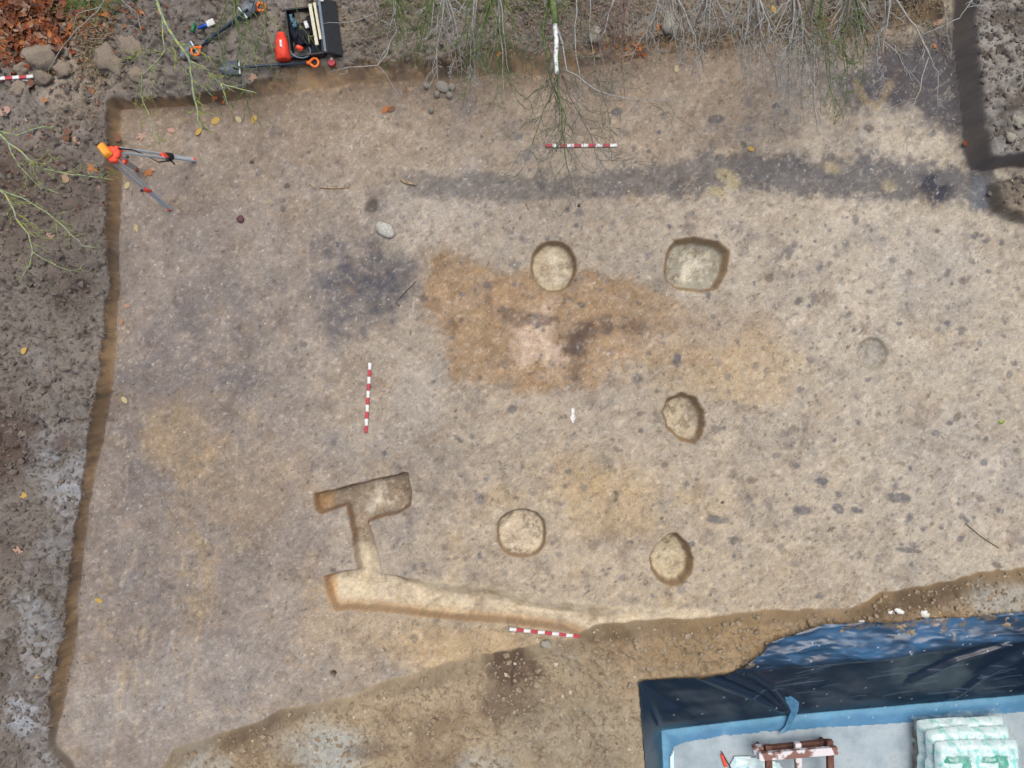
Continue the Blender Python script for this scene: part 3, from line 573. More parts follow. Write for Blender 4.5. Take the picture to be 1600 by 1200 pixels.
# case
zc = G(480, 60).z; ang = R(7); cr0 = empty('tool_case', G(482, 60, .0), ang); tag(cr0, 'open black tool case full of gear on the upper bank', 'tool case')
def cbox(nm, c, dd, mt, par=cr0, rot=None, taper=1.): mb = MB(); mb.box(c, dd, rot, taper, .1); return mb.build(nm, mt, par)
tubw, tubl, tubh = .46, .66, .17
tub = cbox('tub', (0, 0, .02), (tubw, tubl, .03), M['black'])
for sx in (-1, 1): cbox('side_wall', (sx * (tubw / 2 - .012), 0, .11), (.022, tubl - .05, tubh), M['black'], tub); cbox('end_wall', (0, sx * (tubl / 2 - .012), .11), (tubw, .022, tubh), M['black'], tub)
lid = cbox('lid', (.36, .03, .14), (.22, .74, .05), M['black'], cr0, Matrix.Rotation(R(38), 3, 'Y')); cbox('lid_rim', (.262, .03, .235), (.035, .74, .05), M['grey'], lid)
cbox('latch', (.30, .36, .245), (.04, .05, .03), M['white'], lid); cbox('organiser_tray', (.10, -.02, .06), (.2, .58, .04), M['dgrey'])
for dx, dy, l_, w_ in ((.14, .06, .56, .045), (.2, .1, .5, .035)):
    o = cbox('folding_rule', (0, 0, 0), (w_, l_, .03), M['cream'], None); o.location = cr0.matrix_basis @ Vector((dx, dy, .215)) if False else Vector(cr0.location) + Matrix.Rotation(ang, 3, 'Z') @ Vector((dx, dy, .21)); o.rotation_euler = (0, 0, ang + R(3))
    tag(o, 'longer cream wooden rule lying in the black case' if l_ > .53 else 'shorter pale rule leaning against the lid of the black case', 'ruler')
def cw(dx, dy, dz): return Vector(cr0.location) + Matrix.Rotation(ang, 3, 'Z') @ Vector((dx, dy, dz))
# gear in the case
mb = MB()
for k in range(5):
    pts = [Vector((.05 * math.cos(a * .9 + k), .16 * math.sin(a * .7 + k * .5), .01 * k + .01 * math.sin(a * 3))) for a in np.linspace(0, 6, 20)]; mb.tube(pts, .009, 5)
o = mb.build('cable_bundle', M['black'], None, True); o.location = cw(.02, 0, .12); tag(o, 'tangled black cable lying inside the open tool case', 'cable')
mb = MB(); mb.box((0, 0, 0), (.16, .34, .10), None, .8, .45); mb.tube([(-.06, -.1, .05), (0, -.05, .08), (.05, .1, .05)], .012, 6); o = mb.build('equipment_pouch', M['dgrey'], None, True); o.location = cw(-.12, .02, .12); o.rotation_euler = (0, 0, R(28)); tag(o, 'dark cloth pouch at the left of the open case', 'pouch')
mb = MB()
for k in range(6): mb.tube([Vector((rnd.uniform(-.03, .03), y_, rnd.uniform(0, .04))) for y_ in np.linspace(-.09, .09, 7)], .008, 5)
o = mb.build('cord_hank', mat('blue_cord', (96, 140, 158), (70, 116, 136), 60, .8), None, True); o.location = cw(-.12, .14, .2); o.rotation_euler = (0, 0, R(20)); tag(o, 'hank of pale blue cord on the dark pouch', 'cord')
mb = MB(); mb.box((0, 0, 0), (.05, .10, .02), Matrix.Rotation(R(20), 3, 'Z'), 1, .3); o = mb.build('name_tag', M['white']); o.location = cw(.04, .08, .2); tag(o, 'small white tag in the middle of the open case', 'tag')
mb = MB(); v = []
for i, (zz, rr) in enumerate(((-.19, .075), (-.18, .10), (-.05, .095), (.08, .08), (.17, .055), (.19, .03))):
    for k in range(14): a = 2 * math.pi * k / 14; q = 1 + .06 * math.cos(4 * a + i); v.append((rr * q * math.cos(a), zz, rr * q * .8 * math.sin(a)))
mb.add(v, [tuple(range(14)), tuple(range(83, 69, -1))] + [(r * 14 + k, r * 14 + 14 + k, r * 14 + 14 + (k + 1) % 14, r * 14 + (k + 1) % 14) for r in range(5) for k in range(14)])
o = empty('orange_bag', G(444, 77, .08), R(6)); bd = mb.build('bag_body', mat('orange_bag_cloth', (246, 78, 50), (222, 56, 36), 14, .55, .4, 0, .4), o, True); tag(o, 'bright orange-red bag beside the black case', 'bag')
mb = MB(); mb.box((.01, .0, .082), (.03, .09, .006), None, 1, .2); mb.build('bag_label', M['white'], o)
mb = MB(); mb.tube([(0, 0, -.03), (0, 0, .03)], .048, 12); root = empty('tape_reel', cw(.29, -.40, .05)); mb.build('reel', M['red'], root, False); mb = MB(); mb.tube([(.0, .03, -.02), (.0, .045, .036)], .022, 8); mb.build('reel_label', M['white'], root); tag(root, 'red and white tape reel at the lower corner of the case', 'tape reel')
mb = MB(); mb.tube([Vector((.13 * math.cos(a), .09 * math.sin(a), .012 * math.sin(2 * a))) for a in np.linspace(math.pi, 2 * math.pi + .5, 16)], .010, 6); o = mb.build('wire_loop', M['grey'], None, True); o.location = cw(-.08, -.26, .19); tag(o, 'curved grey wire handle at the lower edge of the case', 'wire')
mb = MB(); mb.box((0, 0, 0), (.10, .07, .05), Matrix.Rotation(R(-25), 3, 'Z'), .8, .3); o = mb.build('hand_trowel', M['ored']); o.location = cw(-.1, -.2, .17); tag(o, 'small orange handle lying inside the case near its wire loop', 'trowel')
# brush and peg
c = G(325, 40, .03); root = empty('hand_brush', c, R(24)); mb = MB(); mb.tube([(-.135, 0, 0), (-.12, 0, 0), (-.03, 0, 0), (.0, 0, 0)], [.012, .02, .023, .03], 8); mb.build('handle', M['blue'], root, True)
mb = MB(); mb.box((.05, 0, 0), (.11, .085, .03), None, 1, .2); mb.build('bristle_head', M['white'], root); tag(root, 'blue and white hand brush lying on soil above the spades', 'brush')
c = G(304, 44, .03); root = empty('line_peg', c, R(72)); mb = MB(); mb.tube([(-.07, 0, 0), (-.065, 0, 0), (.05, 0, 0)], [.016, .024, .02], 8); mb.build('handle', M['green'], root, True)
mb = MB(); mb.tube([(.05, 0, 0), (.09, -.03, .01), (.15, .02, .01)], .004, 5); mb.tube([(.06, 0, 0), (.08, -.06, .01), (.10, -.09, .0)], .004, 5); mb.build('string', M['grey'], root); tag(root, 'green peg with string lying left of the brush', 'peg')

# ------------------------------------------------------------------ things on the slab
M['wood'] = mat('red_brown_timber', (132, 92, 80), (96, 64, 54), 14, .8, .2, 0, .3); M['paint'] = mat('whitewashed_timber', (150, 112, 100), (232, 226, 226), 7, .8, .2, 0, .3, [(.45, col(140, 104, 92)), (.52, col(226, 218, 218))], 6)
z0 = SLAB; root = empty('timber_trestle', P(1240, 1190, z0)); tag(root, 'low red-brown timber trestle splashed with white paint on the slab', 'trestle')
def tb_(nm, a, b, w_, h_, mt):
    a, b = a - Vector(root.location), b - Vector(root.location); mb = MB(); mb.box((a + b) / 2, ((b - a).length, w_, h_), frame(a, b), 1, .12); return mb.build(nm, mt, root)
tb_('top_beam', P(1185, 1182, -.16), P(1308, 1172, -.16), .11, .07, M['paint']); tb_('lower_beam', P(1190, 1172, -.36), P(1297, 1161, -.36), .11, .08, M['wood'])
tb_('lower_beam', P(1190, 1245, -.36), P(1300, 1238, -.36), .11, .08, M['wood']); tb_('top_beam', P(1190, 1250, -.16), P(1312, 1240, -.16), .11, .07, M['paint'])
for x, mt in ((1200, 'wood'), (1246, 'paint'), (1296, 'wood')): tb_('cross_piece', P(x, 1160 + (1246 - x) * .08, -.245), P(x + 3, 1262, -.245), .09, .075, M[mt])
for x, y in ((1184, 1165), (1284, 1157), (1190, 1235), (1288, 1235)): tb_('leg', P(x, y, -.60) + Vector((.0, .0, .0)), P(x + 2, y + 6, -.38), .09, .09, M['wood'])
tb_('end_block', P(1176, 1172, -.30), P(1192, 1171, -.30), .12, .12, M['paint'])
# bag stack on its pallet
root = empty('pallet', P(1487, 1170, z0)); tag(root, 'timber pallet under the stack of white bags', 'pallet'); M['pal'] = mat('pallet_wood', (176, 160, 136), (140, 124, 104), 12, .85, .2, 0, .3)
for k in range(5): mb = MB(); mb.box((0, .36 - .2 * k, .115), (1.2, .14, .022), None, 1, .1); mb.build('deck_board', M['pal'], root)
for k in range(3): mb = MB(); mb.box((-.53 + .53 * k, -.04, .052), (.1, .94, .10), None, 1, .1); mb.build('runner', M['pal'], root)
def bagmat(nm, sh):
    m, t, b = nodemat(nm); tc = t.nodes.new('ShaderNodeTexCoord'); sp = t.nodes.new('ShaderNodeSeparateXYZ'); t.links.new(tc.outputs['Object'], sp.inputs[0])
    n = noise(t, 9, 5, .6); r = ramp(t, n.outputs[0], [(.3, col(196, 232, 228)), (.5, col(236, 246, 244)), (.68, col(130, 216, 204))]); n2 = noise(t, 40, 3)
    def cmp(sock, lo, hi):
        a = t.nodes.new('ShaderNodeMath'); a.operation = 'GREATER_THAN'; t.links.new(sock, a.inputs[0]); a.inputs[1].default_value = lo
        c_ = t.nodes.new('ShaderNodeMath'); c_.operation = 'LESS_THAN'; t.links.new(sock, c_.inputs[0]); c_.inputs[1].default_value = hi
        q = t.nodes.new('ShaderNodeMath'); q.operation = 'MULTIPLY'; t.links.new(a.outputs[0], q.inputs[0]); t.links.new(c_.outputs[0], q.inputs[1]); return q.outputs[0]
    def mul(a, b_):
        q = t.nodes.new('ShaderNodeMath'); q.operation = 'MULTIPLY'; t.links.new(a, q.inputs[0]); t.links.new(b_, q.inputs[1]); return q.outputs[0]
    cur = r.outputs[0]
    def over(maskk, c_):
        nonlocal cur
        x = t.nodes.new('ShaderNodeMixRGB'); t.links.new(maskk, x.inputs[0]); t.links.new(cur, x.inputs[1]); x.inputs[2].default_value = (*c_, 1); cur = x.outputs[0]
    over(mul(cmp(sp.outputs[0], -.25 + sh, .10 + sh), cmp(sp.outputs[1], .02, .12)), col(60, 158, 134)); over(mul(cmp(sp.outputs[0], -.02 + sh, .12 + sh), cmp(sp.outputs[1], -.06, .05)), col(66, 170, 146))
    over(mul(cmp(sp.outputs[0], .18 + sh, .22 + sh), cmp(sp.outputs[1], -.2, .2)), col(120, 226, 210))
    wv = t.nodes.new('ShaderNodeTexWave'); wv.inputs['Scale'].default_value = 16; wv.inputs['Distortion'].default_value = 6; wv.inputs['Detail'].default_value = 3; t.links.new(tc.outputs['Object'], wv.inputs[0])
    over(mul(mul(cmp(wv.outputs[1], .55, 2), cmp(sp.outputs[0], -.2 + sh, -.06 + sh)), cmp(sp.outputs[1], .055, .09)), col(230, 244, 240))
    t.links.new(cur, b.inputs['Base Color']); b.inputs['Roughness'].default_value = .3
    bp = t.nodes.new('ShaderNodeBump'); bp.inputs['Strength'].default_value = .5; bp.inputs['Distance'].default_value = .02; t.links.new(n.outputs[0], bp.inputs['Height']); t.links.new(bp.outputs[0], b.inputs['Normal']); return m
bm_ = [bagmat('bag_film_one', 0), bagmat('bag_film_two', .03)]
def sack(dims, mt, seed):
    mb = MB(); v = []; NU, NV = 22, 16; a, b, h = dims
    for s_ in (1, -1):
        for i in range(NU + 1):
            for j in range(NV + 1):
                u_, w_ = i / NU * 2 - 1, j / NV * 2 - 1; e = (1 - abs(u_) ** 5) ** .45 * (1 - abs(w_) ** 5) ** .45
                wr = .022 * math.sin(9 * u_ + 5 * w_ + seed) * math.sin(7 * w_ - 3 * u_ + 2 * seed) + .014 * math.sin(19 * u_ + seed * 3) * math.cos(14 * w_ + seed)
                k = 1 - .05 * (abs(u_) ** 3) * (abs(w_) ** 3)
                v.append((u_ * a / 2 * k, w_ * b / 2 * k, s_ * (h / 2) * e + wr * e))
    n_ = (NU + 1) * (NV + 1); f = []
    for i in range(NU):
        for j in range(NV): k = i * (NV + 1) + j; f += [(k, k + NV + 1, k + NV + 2, k + 1), (n_ + k, n_ + k + 1, n_ + k + NV + 2, n_ + k + NV + 1)]
    mb.add(v, f); return mb.mesh('plastic_bag', mt, True)
bl = [((-.27, .26, .20), 'lower left bag at the back of the white bag stack', .56), ((.29, .28, .20), 'lower right bag at the back of the white bag stack', .56), ((-.27, -.22, .20), 'lowest bag at the front left of the white bag stack', .56), ((.30, -.22, .20), 'lowest bag at the front right of the white bag stack', .56),
      ((-.24, .20, .33), 'white bag with green band, second layer left of the stack', .54), ((.27, .20, .33), 'white bag with green band, second layer right of the stack', .54), ((-.24, -.2, .33), 'second layer bag at the front left of the stack', .56), ((.29, -.2, .33), 'second layer bag at the front right of the stack', .56),
      ((-.2, .08, .46), 'topmost left white bag with green print on the stack', .54), ((.29, .08, .46), 'topmost right white bag with turquoise stripe on the stack', .54)]
for i, (c, lb, w_) in enumerate(bl):
    o = link('plastic_bag', sack((w_ + .15, .58, .20), bm_[i % 2], i * 1.7)); o.location = Vector(root.location) + Vector(c); o.rotation_euler = (R(rnd.uniform(-2, 2)), R(rnd.uniform(-2, 2)), R(rnd.uniform(-3, 3)) + R(4)); tag(o, lb, 'bag', 'white plastic bags stacked on the pallet')
fx = np.arange(-.74, .78, .016); fy = np.arange(-.56, .62, .016); FX, FY = np.meshgrid(fx, fy); FX = FX.astype(np.float32); FY = FY.astype(np.float32); FZ = np.full_like(FX, .06)
for c_, lb, w_ in bl:
    e_ = np.clip(1 - np.abs((FX - c_[0]) / ((w_ + .17) / 2)) ** 6, 0, 1) ** .4 * np.clip(1 - np.abs((FY - c_[1]) / .30) ** 6, 0, 1) ** .4; FZ = np.maximum(FZ, (c_[2] + .10) * (e_ > 0) * (.72 + .28 * e_))
for i in range(4): FZ[1:-1, 1:-1] = np.maximum(FZ[1:-1, 1:-1], .25 * (FZ[:-2, 1:-1] + FZ[2:, 1:-1] + FZ[1:-1, :-2] + FZ[1:-1, 2:]))
FZ += .016 + .030 * (1 - np.abs(fbm_(FX, FY, 6, 3, 230))) + .012 * fbm_(FX, FY, 15, 2, 231)
mfilm, tfl, bfl = nodemat('clear_film'); nfl = noise(tfl, 7, 4, .6); rfl = ramp(tfl, nfl.outputs[0], [(.35, col(230, 244, 242)), (.65, col(214, 240, 236))]); tfl.links.new(rfl.outputs[0], bfl.inputs['Base Color']); bfl.inputs['Roughness'].default_value = .22
ral = ramp(tfl, nfl.outputs[0], [(.40, (.05,) * 3), (.66, (.42,) * 3)]); tfl.links.new(ral.outputs[0], bfl.inputs['Alpha'])
fi = np.arange(FX.size).reshape(FX.shape); ff = np.stack([fi[:-1, :-1], fi[:-1, 1:], fi[1:, 1:], fi[1:, :-1]], -1).reshape(-1, 4)[(FZ > .13)[:-1, :-1].ravel()]; u, inv = np.unique(ff, return_inverse=True)
o = link('wrapping_film', gridmesh('wrapping_film', np.stack([FX, FY, FZ], -1).reshape(-1, 3)[u], inv.reshape(-1, 4), np.ones((len(u), 3)), mfilm)); o.location = root.location; o.rotation_euler = (0, 0, R(4)); tag(o, 'crumpled clear film wrapped over the stack of white bags', 'film')
# crumpled white sheet, rod, stones on slab
def sheet(pts, z, label, mt, amp, seed, nm='plastic_sheet'):
    q = [P(x, y, z).to_2d() for x, y in pts]; xs = [p[0] for p in q]; ys = [p[1] for p in q]; sx = np.arange(min(xs), max(xs), .018); sy = np.arange(min(ys), max(ys), .018)
    A, B = np.meshgrid(sx, sy); dd = sdf([tuple(p) for p in q], A + .02 * fbm_(A, B, 5, 3, seed), B); zz = z + amp * .6 + amp * (1 - np.abs(fbm_(A, B, 5, 3, seed + 1))) * sm(0, -.06, dd); ii = np.arange(A.size).reshape(A.shape)
    f = np.stack([ii[:-1, :-1], ii[:-1, 1:], ii[1:, 1:], ii[1:, :-1]], -1).reshape(-1, 4)[(dd < 0)[:-1, :-1].ravel()]; u_, iv = np.unique(f, return_inverse=True)
    me = gridmesh(nm, np.stack([A, B, zz], -1).reshape(-1, 3)[u_], iv.reshape(-1, 4), np.ones((len(u_), 3)), mt); return tag(link(nm, me), label, 'sheet')
M['sheet'] = mat('white_blue_film', (214, 246, 246), (236, 248, 248), 10, .35, .5, 0, .3, [(.30, col(60, 150, 214)), (.36, col(204, 240, 244)), (.7, col(238, 248, 248))])
sheet([(1138, 1196), (1146, 1178), (1160, 1180), (1190, 1186), (1214, 1190), (1224, 1204), (1226, 1250), (1136, 1250)], SLAB, 'crumpled white plastic sheet with blue print left of the trestle', M['sheet'], .06, 301)
sheet([(1045, 1186), (1050, 1172), (1053, 1184), (1054, 1215), (1046, 1215)], SLAB + .02, 'narrow pale plastic strip along the left foil edge of the slab', M['sheet'], .02, 305)
root = empty('thin_rod', P(1132, 1184, SLAB)); mb = MB(); mb.tube([P(1127, 1174, SLAB + .03) - root.location, P(1145, 1206, SLAB + .09) - root.location], .008, 6); mb.build('rod', M['black'], root)
mb = MB(); mb.box(P(1131, 1188, SLAB + .025) - Vector(root.location), (.05, .20, .03), Matrix.Rotation(R(18), 3, 'Z'), 1, .3); mb.build('grip', M['ored'], root); tag(root, 'thin black rod with orange-red grip left of the white sheet', 'rod')
# ------------------------------------------------------------------ stones, sticks, fragments
def rockmesh(seed, m, sub=2, amp=.22, nm='stone'):
    import bmesh
    bm = bmesh.new(); bmesh.ops.create_icosphere(bm, subdivisions=sub, radius=1); r = random.Random(seed); of = Vector((r.uniform(-9, 9), r.uniform(-9, 9), r.uniform(-9, 9)))
    from mathutils import noise as mn
    for v in bm.verts: c0 = v.co.copy(); v.co *= 1 + amp * mn.noise(c0 * 1.3 + of) + amp * .55 * mn.noise(c0 * 3.1 + of) + (amp * .5 * mn.noise(c0 * 7.3 + of) if sub > 2 else 0)
    me = bpy.data.meshes.new(nm); bm.to_mesh(me); bm.free(); me.materials.append(m); me.polygons.foreach_set('use_smooth', [sub > 1] * len(me.polygons)); return me
M['stone'] = mat('pale_stone', (214, 210, 200), (140, 136, 126), 9, .85, .2, 0, .3); M['mossy'] = mat('grey_brown_stone', (172, 166, 152), (134, 126, 112), 14, .9, .2, 0, .3); M['clay'] = mat('clay_lump', (160, 146, 130), (124, 110, 96), 14, .95, .1, 0, .6, None, 8)
def rock(x, y, rx, ry, h, rot, m, label, nm='stone', cat='stone', grp=None, seed=0, amp=.22):
    o = link(nm, rockmesh(seed + int(x), m, 3 if seed == 5 else 2, amp, nm)); o.location = G(x, y, h * (.05 if seed == 5 else .35)); o.scale = (rx / PPM, ry / PPM, h); o.rotation_euler = (0, 0, rot); return tag(o, label, cat, grp)
rock(602, 360, 17, 11, .07, R(-32), M['stone'], 'large pale oval stone above the dark stain')
g_ = 'stones at the foot of the upper trench wall'
for x, y, a, b, lb in ((692, 137, 12, 9, 'largest grey stone of the group at the foot of the upper wall'), (706, 137, 6, 6, 'rounded stone at the right of the group by the upper wall'), (683, 148, 6, 5, 'small stone at the lower left of the group by the upper wall'), (702, 150, 6, 5, 'small greenish stone below the group by the upper wall'), (674, 173, 5, 5, 'lone pebble lower left of the stone group by the upper wall'), (668, 136, 5, 4, 'small stone at the left of the group by the upper wall')):
    rock(x, y, a, b, .05, rnd.uniform(0, 3), M['mossy'], lb, 'stone', 'stone', g_)
for x, y, a, b, h, lb in ((68, 92, 24, 20, .16, 'big pale clay lump below the leaf litter'), (70, 122, 14, 14, .12, 'squarish brown clay lump right of the two poles'), (38, 110, 12, 9, .09, 'small brown clay lump just above the two poles'), (98, 108, 17, 15, .10, 'clay lump with rough top left of the dry grass tuft'), (172, 95, 24, 20, .13, 'pale clay lump between dry grass and the trench corner'), (205, 75, 20, 16, .10, 'greyish clay lump above the trench corner'), (30, 140, 14, 11, .08, 'clay lump just below the two poles'), (215, 118, 16, 12, .09, 'clay lump on the edge above the trench corner'), (1578, 215, 9, 7, .05, 'pale stone on the grey earth block'), (1590, 190, 11, 8, .05, 'pale grey stone at the right edge of the earth block'), (1045, 40, 15, 12, .10, 'grey earth lump on the upper bank right of the orange leaves'), (930, 55, 13, 11, .08, 'earth lump on the upper bank under the twigs'), (855, 1008, 9, 7, .04, 'flat grey stone on the spoil edge below the scale bar')):
    rock(x, y, a, b, h, rnd.uniform(0, 3), M['mossy'] if x > 800 else M['clay'], lb, 'soil_lump' if 'lump' in lb else 'stone', 'earth lump' if 'lump' in lb else 'stone', None, 5, .45)
M['twigd'] = mat('dead_wood', (196, 172, 140), (140, 112, 88), 40, .85); M['olive'] = mat('olive_stick', (140, 124, 96), (112, 98, 76), 30, .9); M['root'] = mat('dark_root', (84, 64, 52), (60, 46, 38), 30, .9)
def stick(pts, r, label, m='twigd', cat='stick'):
    mb = MB(); p = [G(x, y, r * .8) for x, y in pts]; mb.tube(p, [r * (1 - .4 * i / len(p)) for i in range(len(p))], 6); return tag(mb.build('stick', M[m], None, True), label, cat)
stick([(500, 293), (515, 294), (530, 294), (545, 293)], .013, 'pale straight stick lying left of the dark band'); stick([(627, 281), (635, 286), (650, 289)], .022, 'short splintered piece of wood at the left end of the dark band'); stick([(484, 286), (494, 296)], .012, 'short thin stick left of the straight pale stick')
stick([(625, 478), (618, 474), (632, 458), (650, 440)], .007, 'dark root bits at the lower right of the dark stain', 'root'); stick([(1508, 818), (1532, 838), (1560, 856)], .010, 'thin olive-brown stick lying near the lower right corner of the floor', 'olive'); stick([(822, 318), (826, 328)], .012, 'short white root chip above the round upper pit'); stick([(826, 585), (833, 577)], .014, 'white chip at the lower edge of the pale heart of the stain'); stick([(1322, 992), (1335, 980), (1342, 974)], .02, 'brown wood splinter lying on the foil')
M['shard'] = mat('white_shard', (238, 236, 230), (214, 210, 200), 30, .6)
for x, y, a, b, lb in ((1391, 957, 5, 3, 'leftmost of three white scraps at the foil edge'), (1405, 955, 8, 4, 'middle of three white scraps at the foil edge'), (1445, 959, 8, 6, 'rightmost and biggest of three white scraps at the foil edge'), (1345, 973, 6, 4, 'pinkish white scrap at the end of the splinter on the foil')): rock(x, y, a, b, .02, rnd.uniform(-.6, .6), M['shard'], lb, 'scrap', 'scrap', None, 0, .5)
rock(1564, 659, 5, 3, .02, 0, mat('green_glass', (150, 180, 60), (100, 130, 40), 30, .15, .6), 'small green glass shard near the right edge', 'glass_shard', 'shard')
rock(376, 343, 6, 6, .035, .3, mat('dark_red_stone', (112, 74, 72), (76, 56, 54), 20, .7), 'dark reddish stone right below the tripod', 'stone', 'stone')
# ------------------------------------------------------------------ fallen leaves
def leafmesh(kind, m):
    mb = MB(); N = 22; v = [(0, 0, .10)]
    for k in range(N):
        a = 2 * math.pi * k / N; r = 1.0 if kind == 'oval' else (.78 + .26 * math.cos(5 * a + .3)); x, y = r * math.cos(a), r * math.sin(a) * (.62 if kind == 'oval' else .66); v.append((x, y, .22 * y * y + .10 * x * x * math.sin(2 * a + 1)))
    f = [(0, 1 + k, 1 + (k + 1) % N) for k in range(N)]; v += [(-.95, .03, .1), (-.95, -.03, .1), (-1.45, .02, .02)]; f.append((N + 1, N + 2, N + 3)); mb.add(v, f); return mb.mesh('fallen_leaf', m, True)
LC = {'tan': ((206, 168, 138), (168, 126, 100)), 'orange': ((222, 138, 72), (170, 92, 44)), 'yellow': ((224, 188, 96), (196, 150, 70)), 'pale': ((222, 206, 158), (196, 176, 126)), 'pink': ((214, 172, 150), (188, 140, 118)), 'rust': ((172, 84, 40), (124, 56, 30)), 'green': ((176, 178, 74), (140, 140, 60)), 'brown': ((150, 100, 72), (110, 70, 52))}
LM = {k: mat('leaf_' + k, tuple(.82 * v_ + 14 for v_ in a), tuple(.85 * v_ + 6 for v_ in b), 14 / .1, .7, .3) for k, (a, b) in LC.items()}; LMESH = {}
leaves = [(222, 213, 9, 'oak', 'pink', 'pinkish lobed leaf above the upper tripod leg'), (181, 216, 9, 'oval', 'brown', 'brown folded leaf in the trench corner above the tripod head'), (233, 270, 9, 'oak', 'orange', 'orange lobed leaf between the two long tripod legs'), (145, 264, 10, 'oak', 'orange', 'orange curled leaf left below the tripod head'), (199, 290, 6, 'oval', 'pale', 'pale round leaf below the long tripod leg'), (103, 278, 8, 'oval', 'tan', 'beige oval leaf on the dark bank left of the tripod'), (118, 221, 8, 'oval', 'green', 'yellow-green leaf on the bank left above the tripod'), (337, 189, 7, 'oval', 'yellow', 'yellow leaf under the lichen-covered branch'), (311, 206, 7, 'oval', 'yellow', 'yellow leaf at the tip of the lichen-covered branch'), (397, 187, 7, 'oval', 'yellow', 'yellow leaf right of the lichen-covered branch'), (373, 187, 6, 'oval', 'pale', 'pale leaf between two yellow leaves under the branch'), (268, 204, 6, 'oval', 'pink', 'pink leaf left of the lichen branch tip'),
 (336, 151, 10, 'oak', 'rust', 'rust-coloured leaf at the upper trench wall under the branch'), (348, 157, 8, 'oak', 'rust', 'rust leaf right beside another one at the upper wall'), (602, 172, 7, 'oval', 'orange', 'orange leaf lying below the upper wall left of the stone group'), (612, 171, 7, 'oval', 'brown', 'dark brown leaf touching the orange leaf below the upper wall'), (80, 367, 8, 'oval', 'tan', 'tan leaf on the left bank under the left branches'), (38, 547, 7, 'oval', 'yellow', 'yellowish leaf on the dark left bank'), (198, 478, 7, 'oak', 'tan', 'tan leaf at the foot of the left wall, upper of two'), (190, 503, 6, 'oval', 'tan', 'tan leaf at the foot of the left wall, lower of two'), (213, 357, 6, 'oval', 'pale', 'cream leaf on the floor near the upper left wall'), (195, 625, 6, 'oval', 'pale', 'cream oval leaf near the bend of the left wall'), (155, 938, 6, 'oval', 'yellow', 'round orange-yellow leaf by the lower left wall'), (31, 863, 12, 'oak', 'pink', 'big pale lobed leaf on the lower left bank'), (38, 774, 7, 'oak', 'yellow', 'yellow crumpled leaf on the left bank'), (58, 1056, 8, 'oak', 'yellow', 'pale yellow leaf on the grey lower left bank'),
 (1057, 108, 6, 'oval', 'pale', 'pale yellow leaf right of the birch near the upper wall'), (1173, 233, 6, 'oval', 'yellow', 'yellow leaf right of the upper scale bar'), (1380, 48, 9, 'oval', 'tan', 'tan round leaf under the twigs at the upper right'), (1465, 34, 8, 'oval', 'tan', 'tan leaf near the top right corner of the floor'), (1510, 224, 7, 'oval', 'rust', 'reddish leaf at the foot of the grey earth block'), (1460, 72, 6, 'oak', 'orange', 'small orange leaf in the dark upper right corner'), (992, 68, 9, 'oak', 'orange', 'upper left orange leaf at the upper trench edge'), (1000, 75, 8, 'oak', 'orange', 'orange leaf at the right of the cluster at the upper edge'), (1005, 85, 7, 'oak', 'rust', 'rust leaf hanging below the orange cluster at the upper edge'), (1030, 45, 8, 'oak', 'orange', 'orange leaf on the earth lump at the upper edge'), (1028, 25, 6, 'oak', 'yellow', 'yellow leaf on the upper bank above the orange cluster'), (926, 81, 6, 'oval', 'yellow', 'yellow leaf left of the orange cluster, upper one'), (936, 86, 6, 'oval', 'pale', 'pale leaf left of the orange cluster, lower one'), (780, 83, 6, 'oval', 'orange', 'orange leaf on the upper bank left of the birch'),
 (104, 212, 14, 'oak', 'brown', 'large brown leaf on the bank above the tripod head'), (8, 174, 10, 'oval', 'pink', 'pink-brown leaf at the left edge of the picture'), (120, 220, 7, 'oval', 'pink', 'pink leaf touching the yellow-green leaf on the bank'), (48, 212, 7, 'oval', 'brown', 'brown leaf on the bank by the yellow lichen twig'), (396, 121, 9, 'oak', 'tan', 'tan leaf on the upper bank right of the single spade blade'), (640, 140, 6, 'oak', 'tan', 'tan leaf at the foot of the upper wall left of the stones'), (60, 292, 7, 'oak', 'brown', 'brown leaf between the left branches'), (1208, 15, 6, 'oval', 'yellow', 'yellow leaf among the twigs at the top edge')]
for i, (x, y, s_, kd_, c_, lb) in enumerate(leaves):
    if (kd_, c_) not in LMESH: LMESH[(kd_, c_)] = leafmesh(kd_, LM[c_])
    o = link('fallen_leaf', LMESH[(kd_, c_)]); o.location = G(x, y, .008); k = s_ / PPM; o.scale = (k, k, k); o.rotation_euler = (R(rnd.uniform(-14, 14)), R(rnd.uniform(-14, 14)), rnd.uniform(0, 6.28)); tag(o, lb, 'leaf', 'single fallen leaves')
# leaf litter, one mass
mb_ = {k: MB() for k in ('rust', 'orange', 'brown', 'tan')}
def litter(n, cx, cy, sx, sy, ks, sz=(.035, .085), lift=.05):
    for i in range(n):
        x, y = rnd.gauss(cx, sx), rnd.gauss(cy, sy); p = G(x, y, rnd.uniform(.005, lift)); m_ = mb_[rnd.choices(*ks)[0]]; s_ = rnd.uniform(*sz); ro = Matrix.Rotation(rnd.uniform(0, 6.28), 3, 'Z') @ Matrix.Rotation(rnd.uniform(-.7, .7), 3, 'X') @ Matrix.Rotation(rnd.uniform(-.7, .7), 3, 'Y')
        N = 9; v = [p + ro @ Vector((0, 0, -.15 * s_))]
        for k in range(N): a = 2 * math.pi * k / N; r = s_ * (.8 + .3 * math.cos(4 * a)); v.append(p + ro @ Vector((r * math.cos(a), .65 * r * math.sin(a), .3 * s_ * math.sin(2 * a))))
        m_.add(v, [(0, 1 + k, 1 + (k + 1) % N) for k in range(N)])
kk = (['rust', 'orange', 'brown', 'tan'], [4, 2, 6, 1.2])
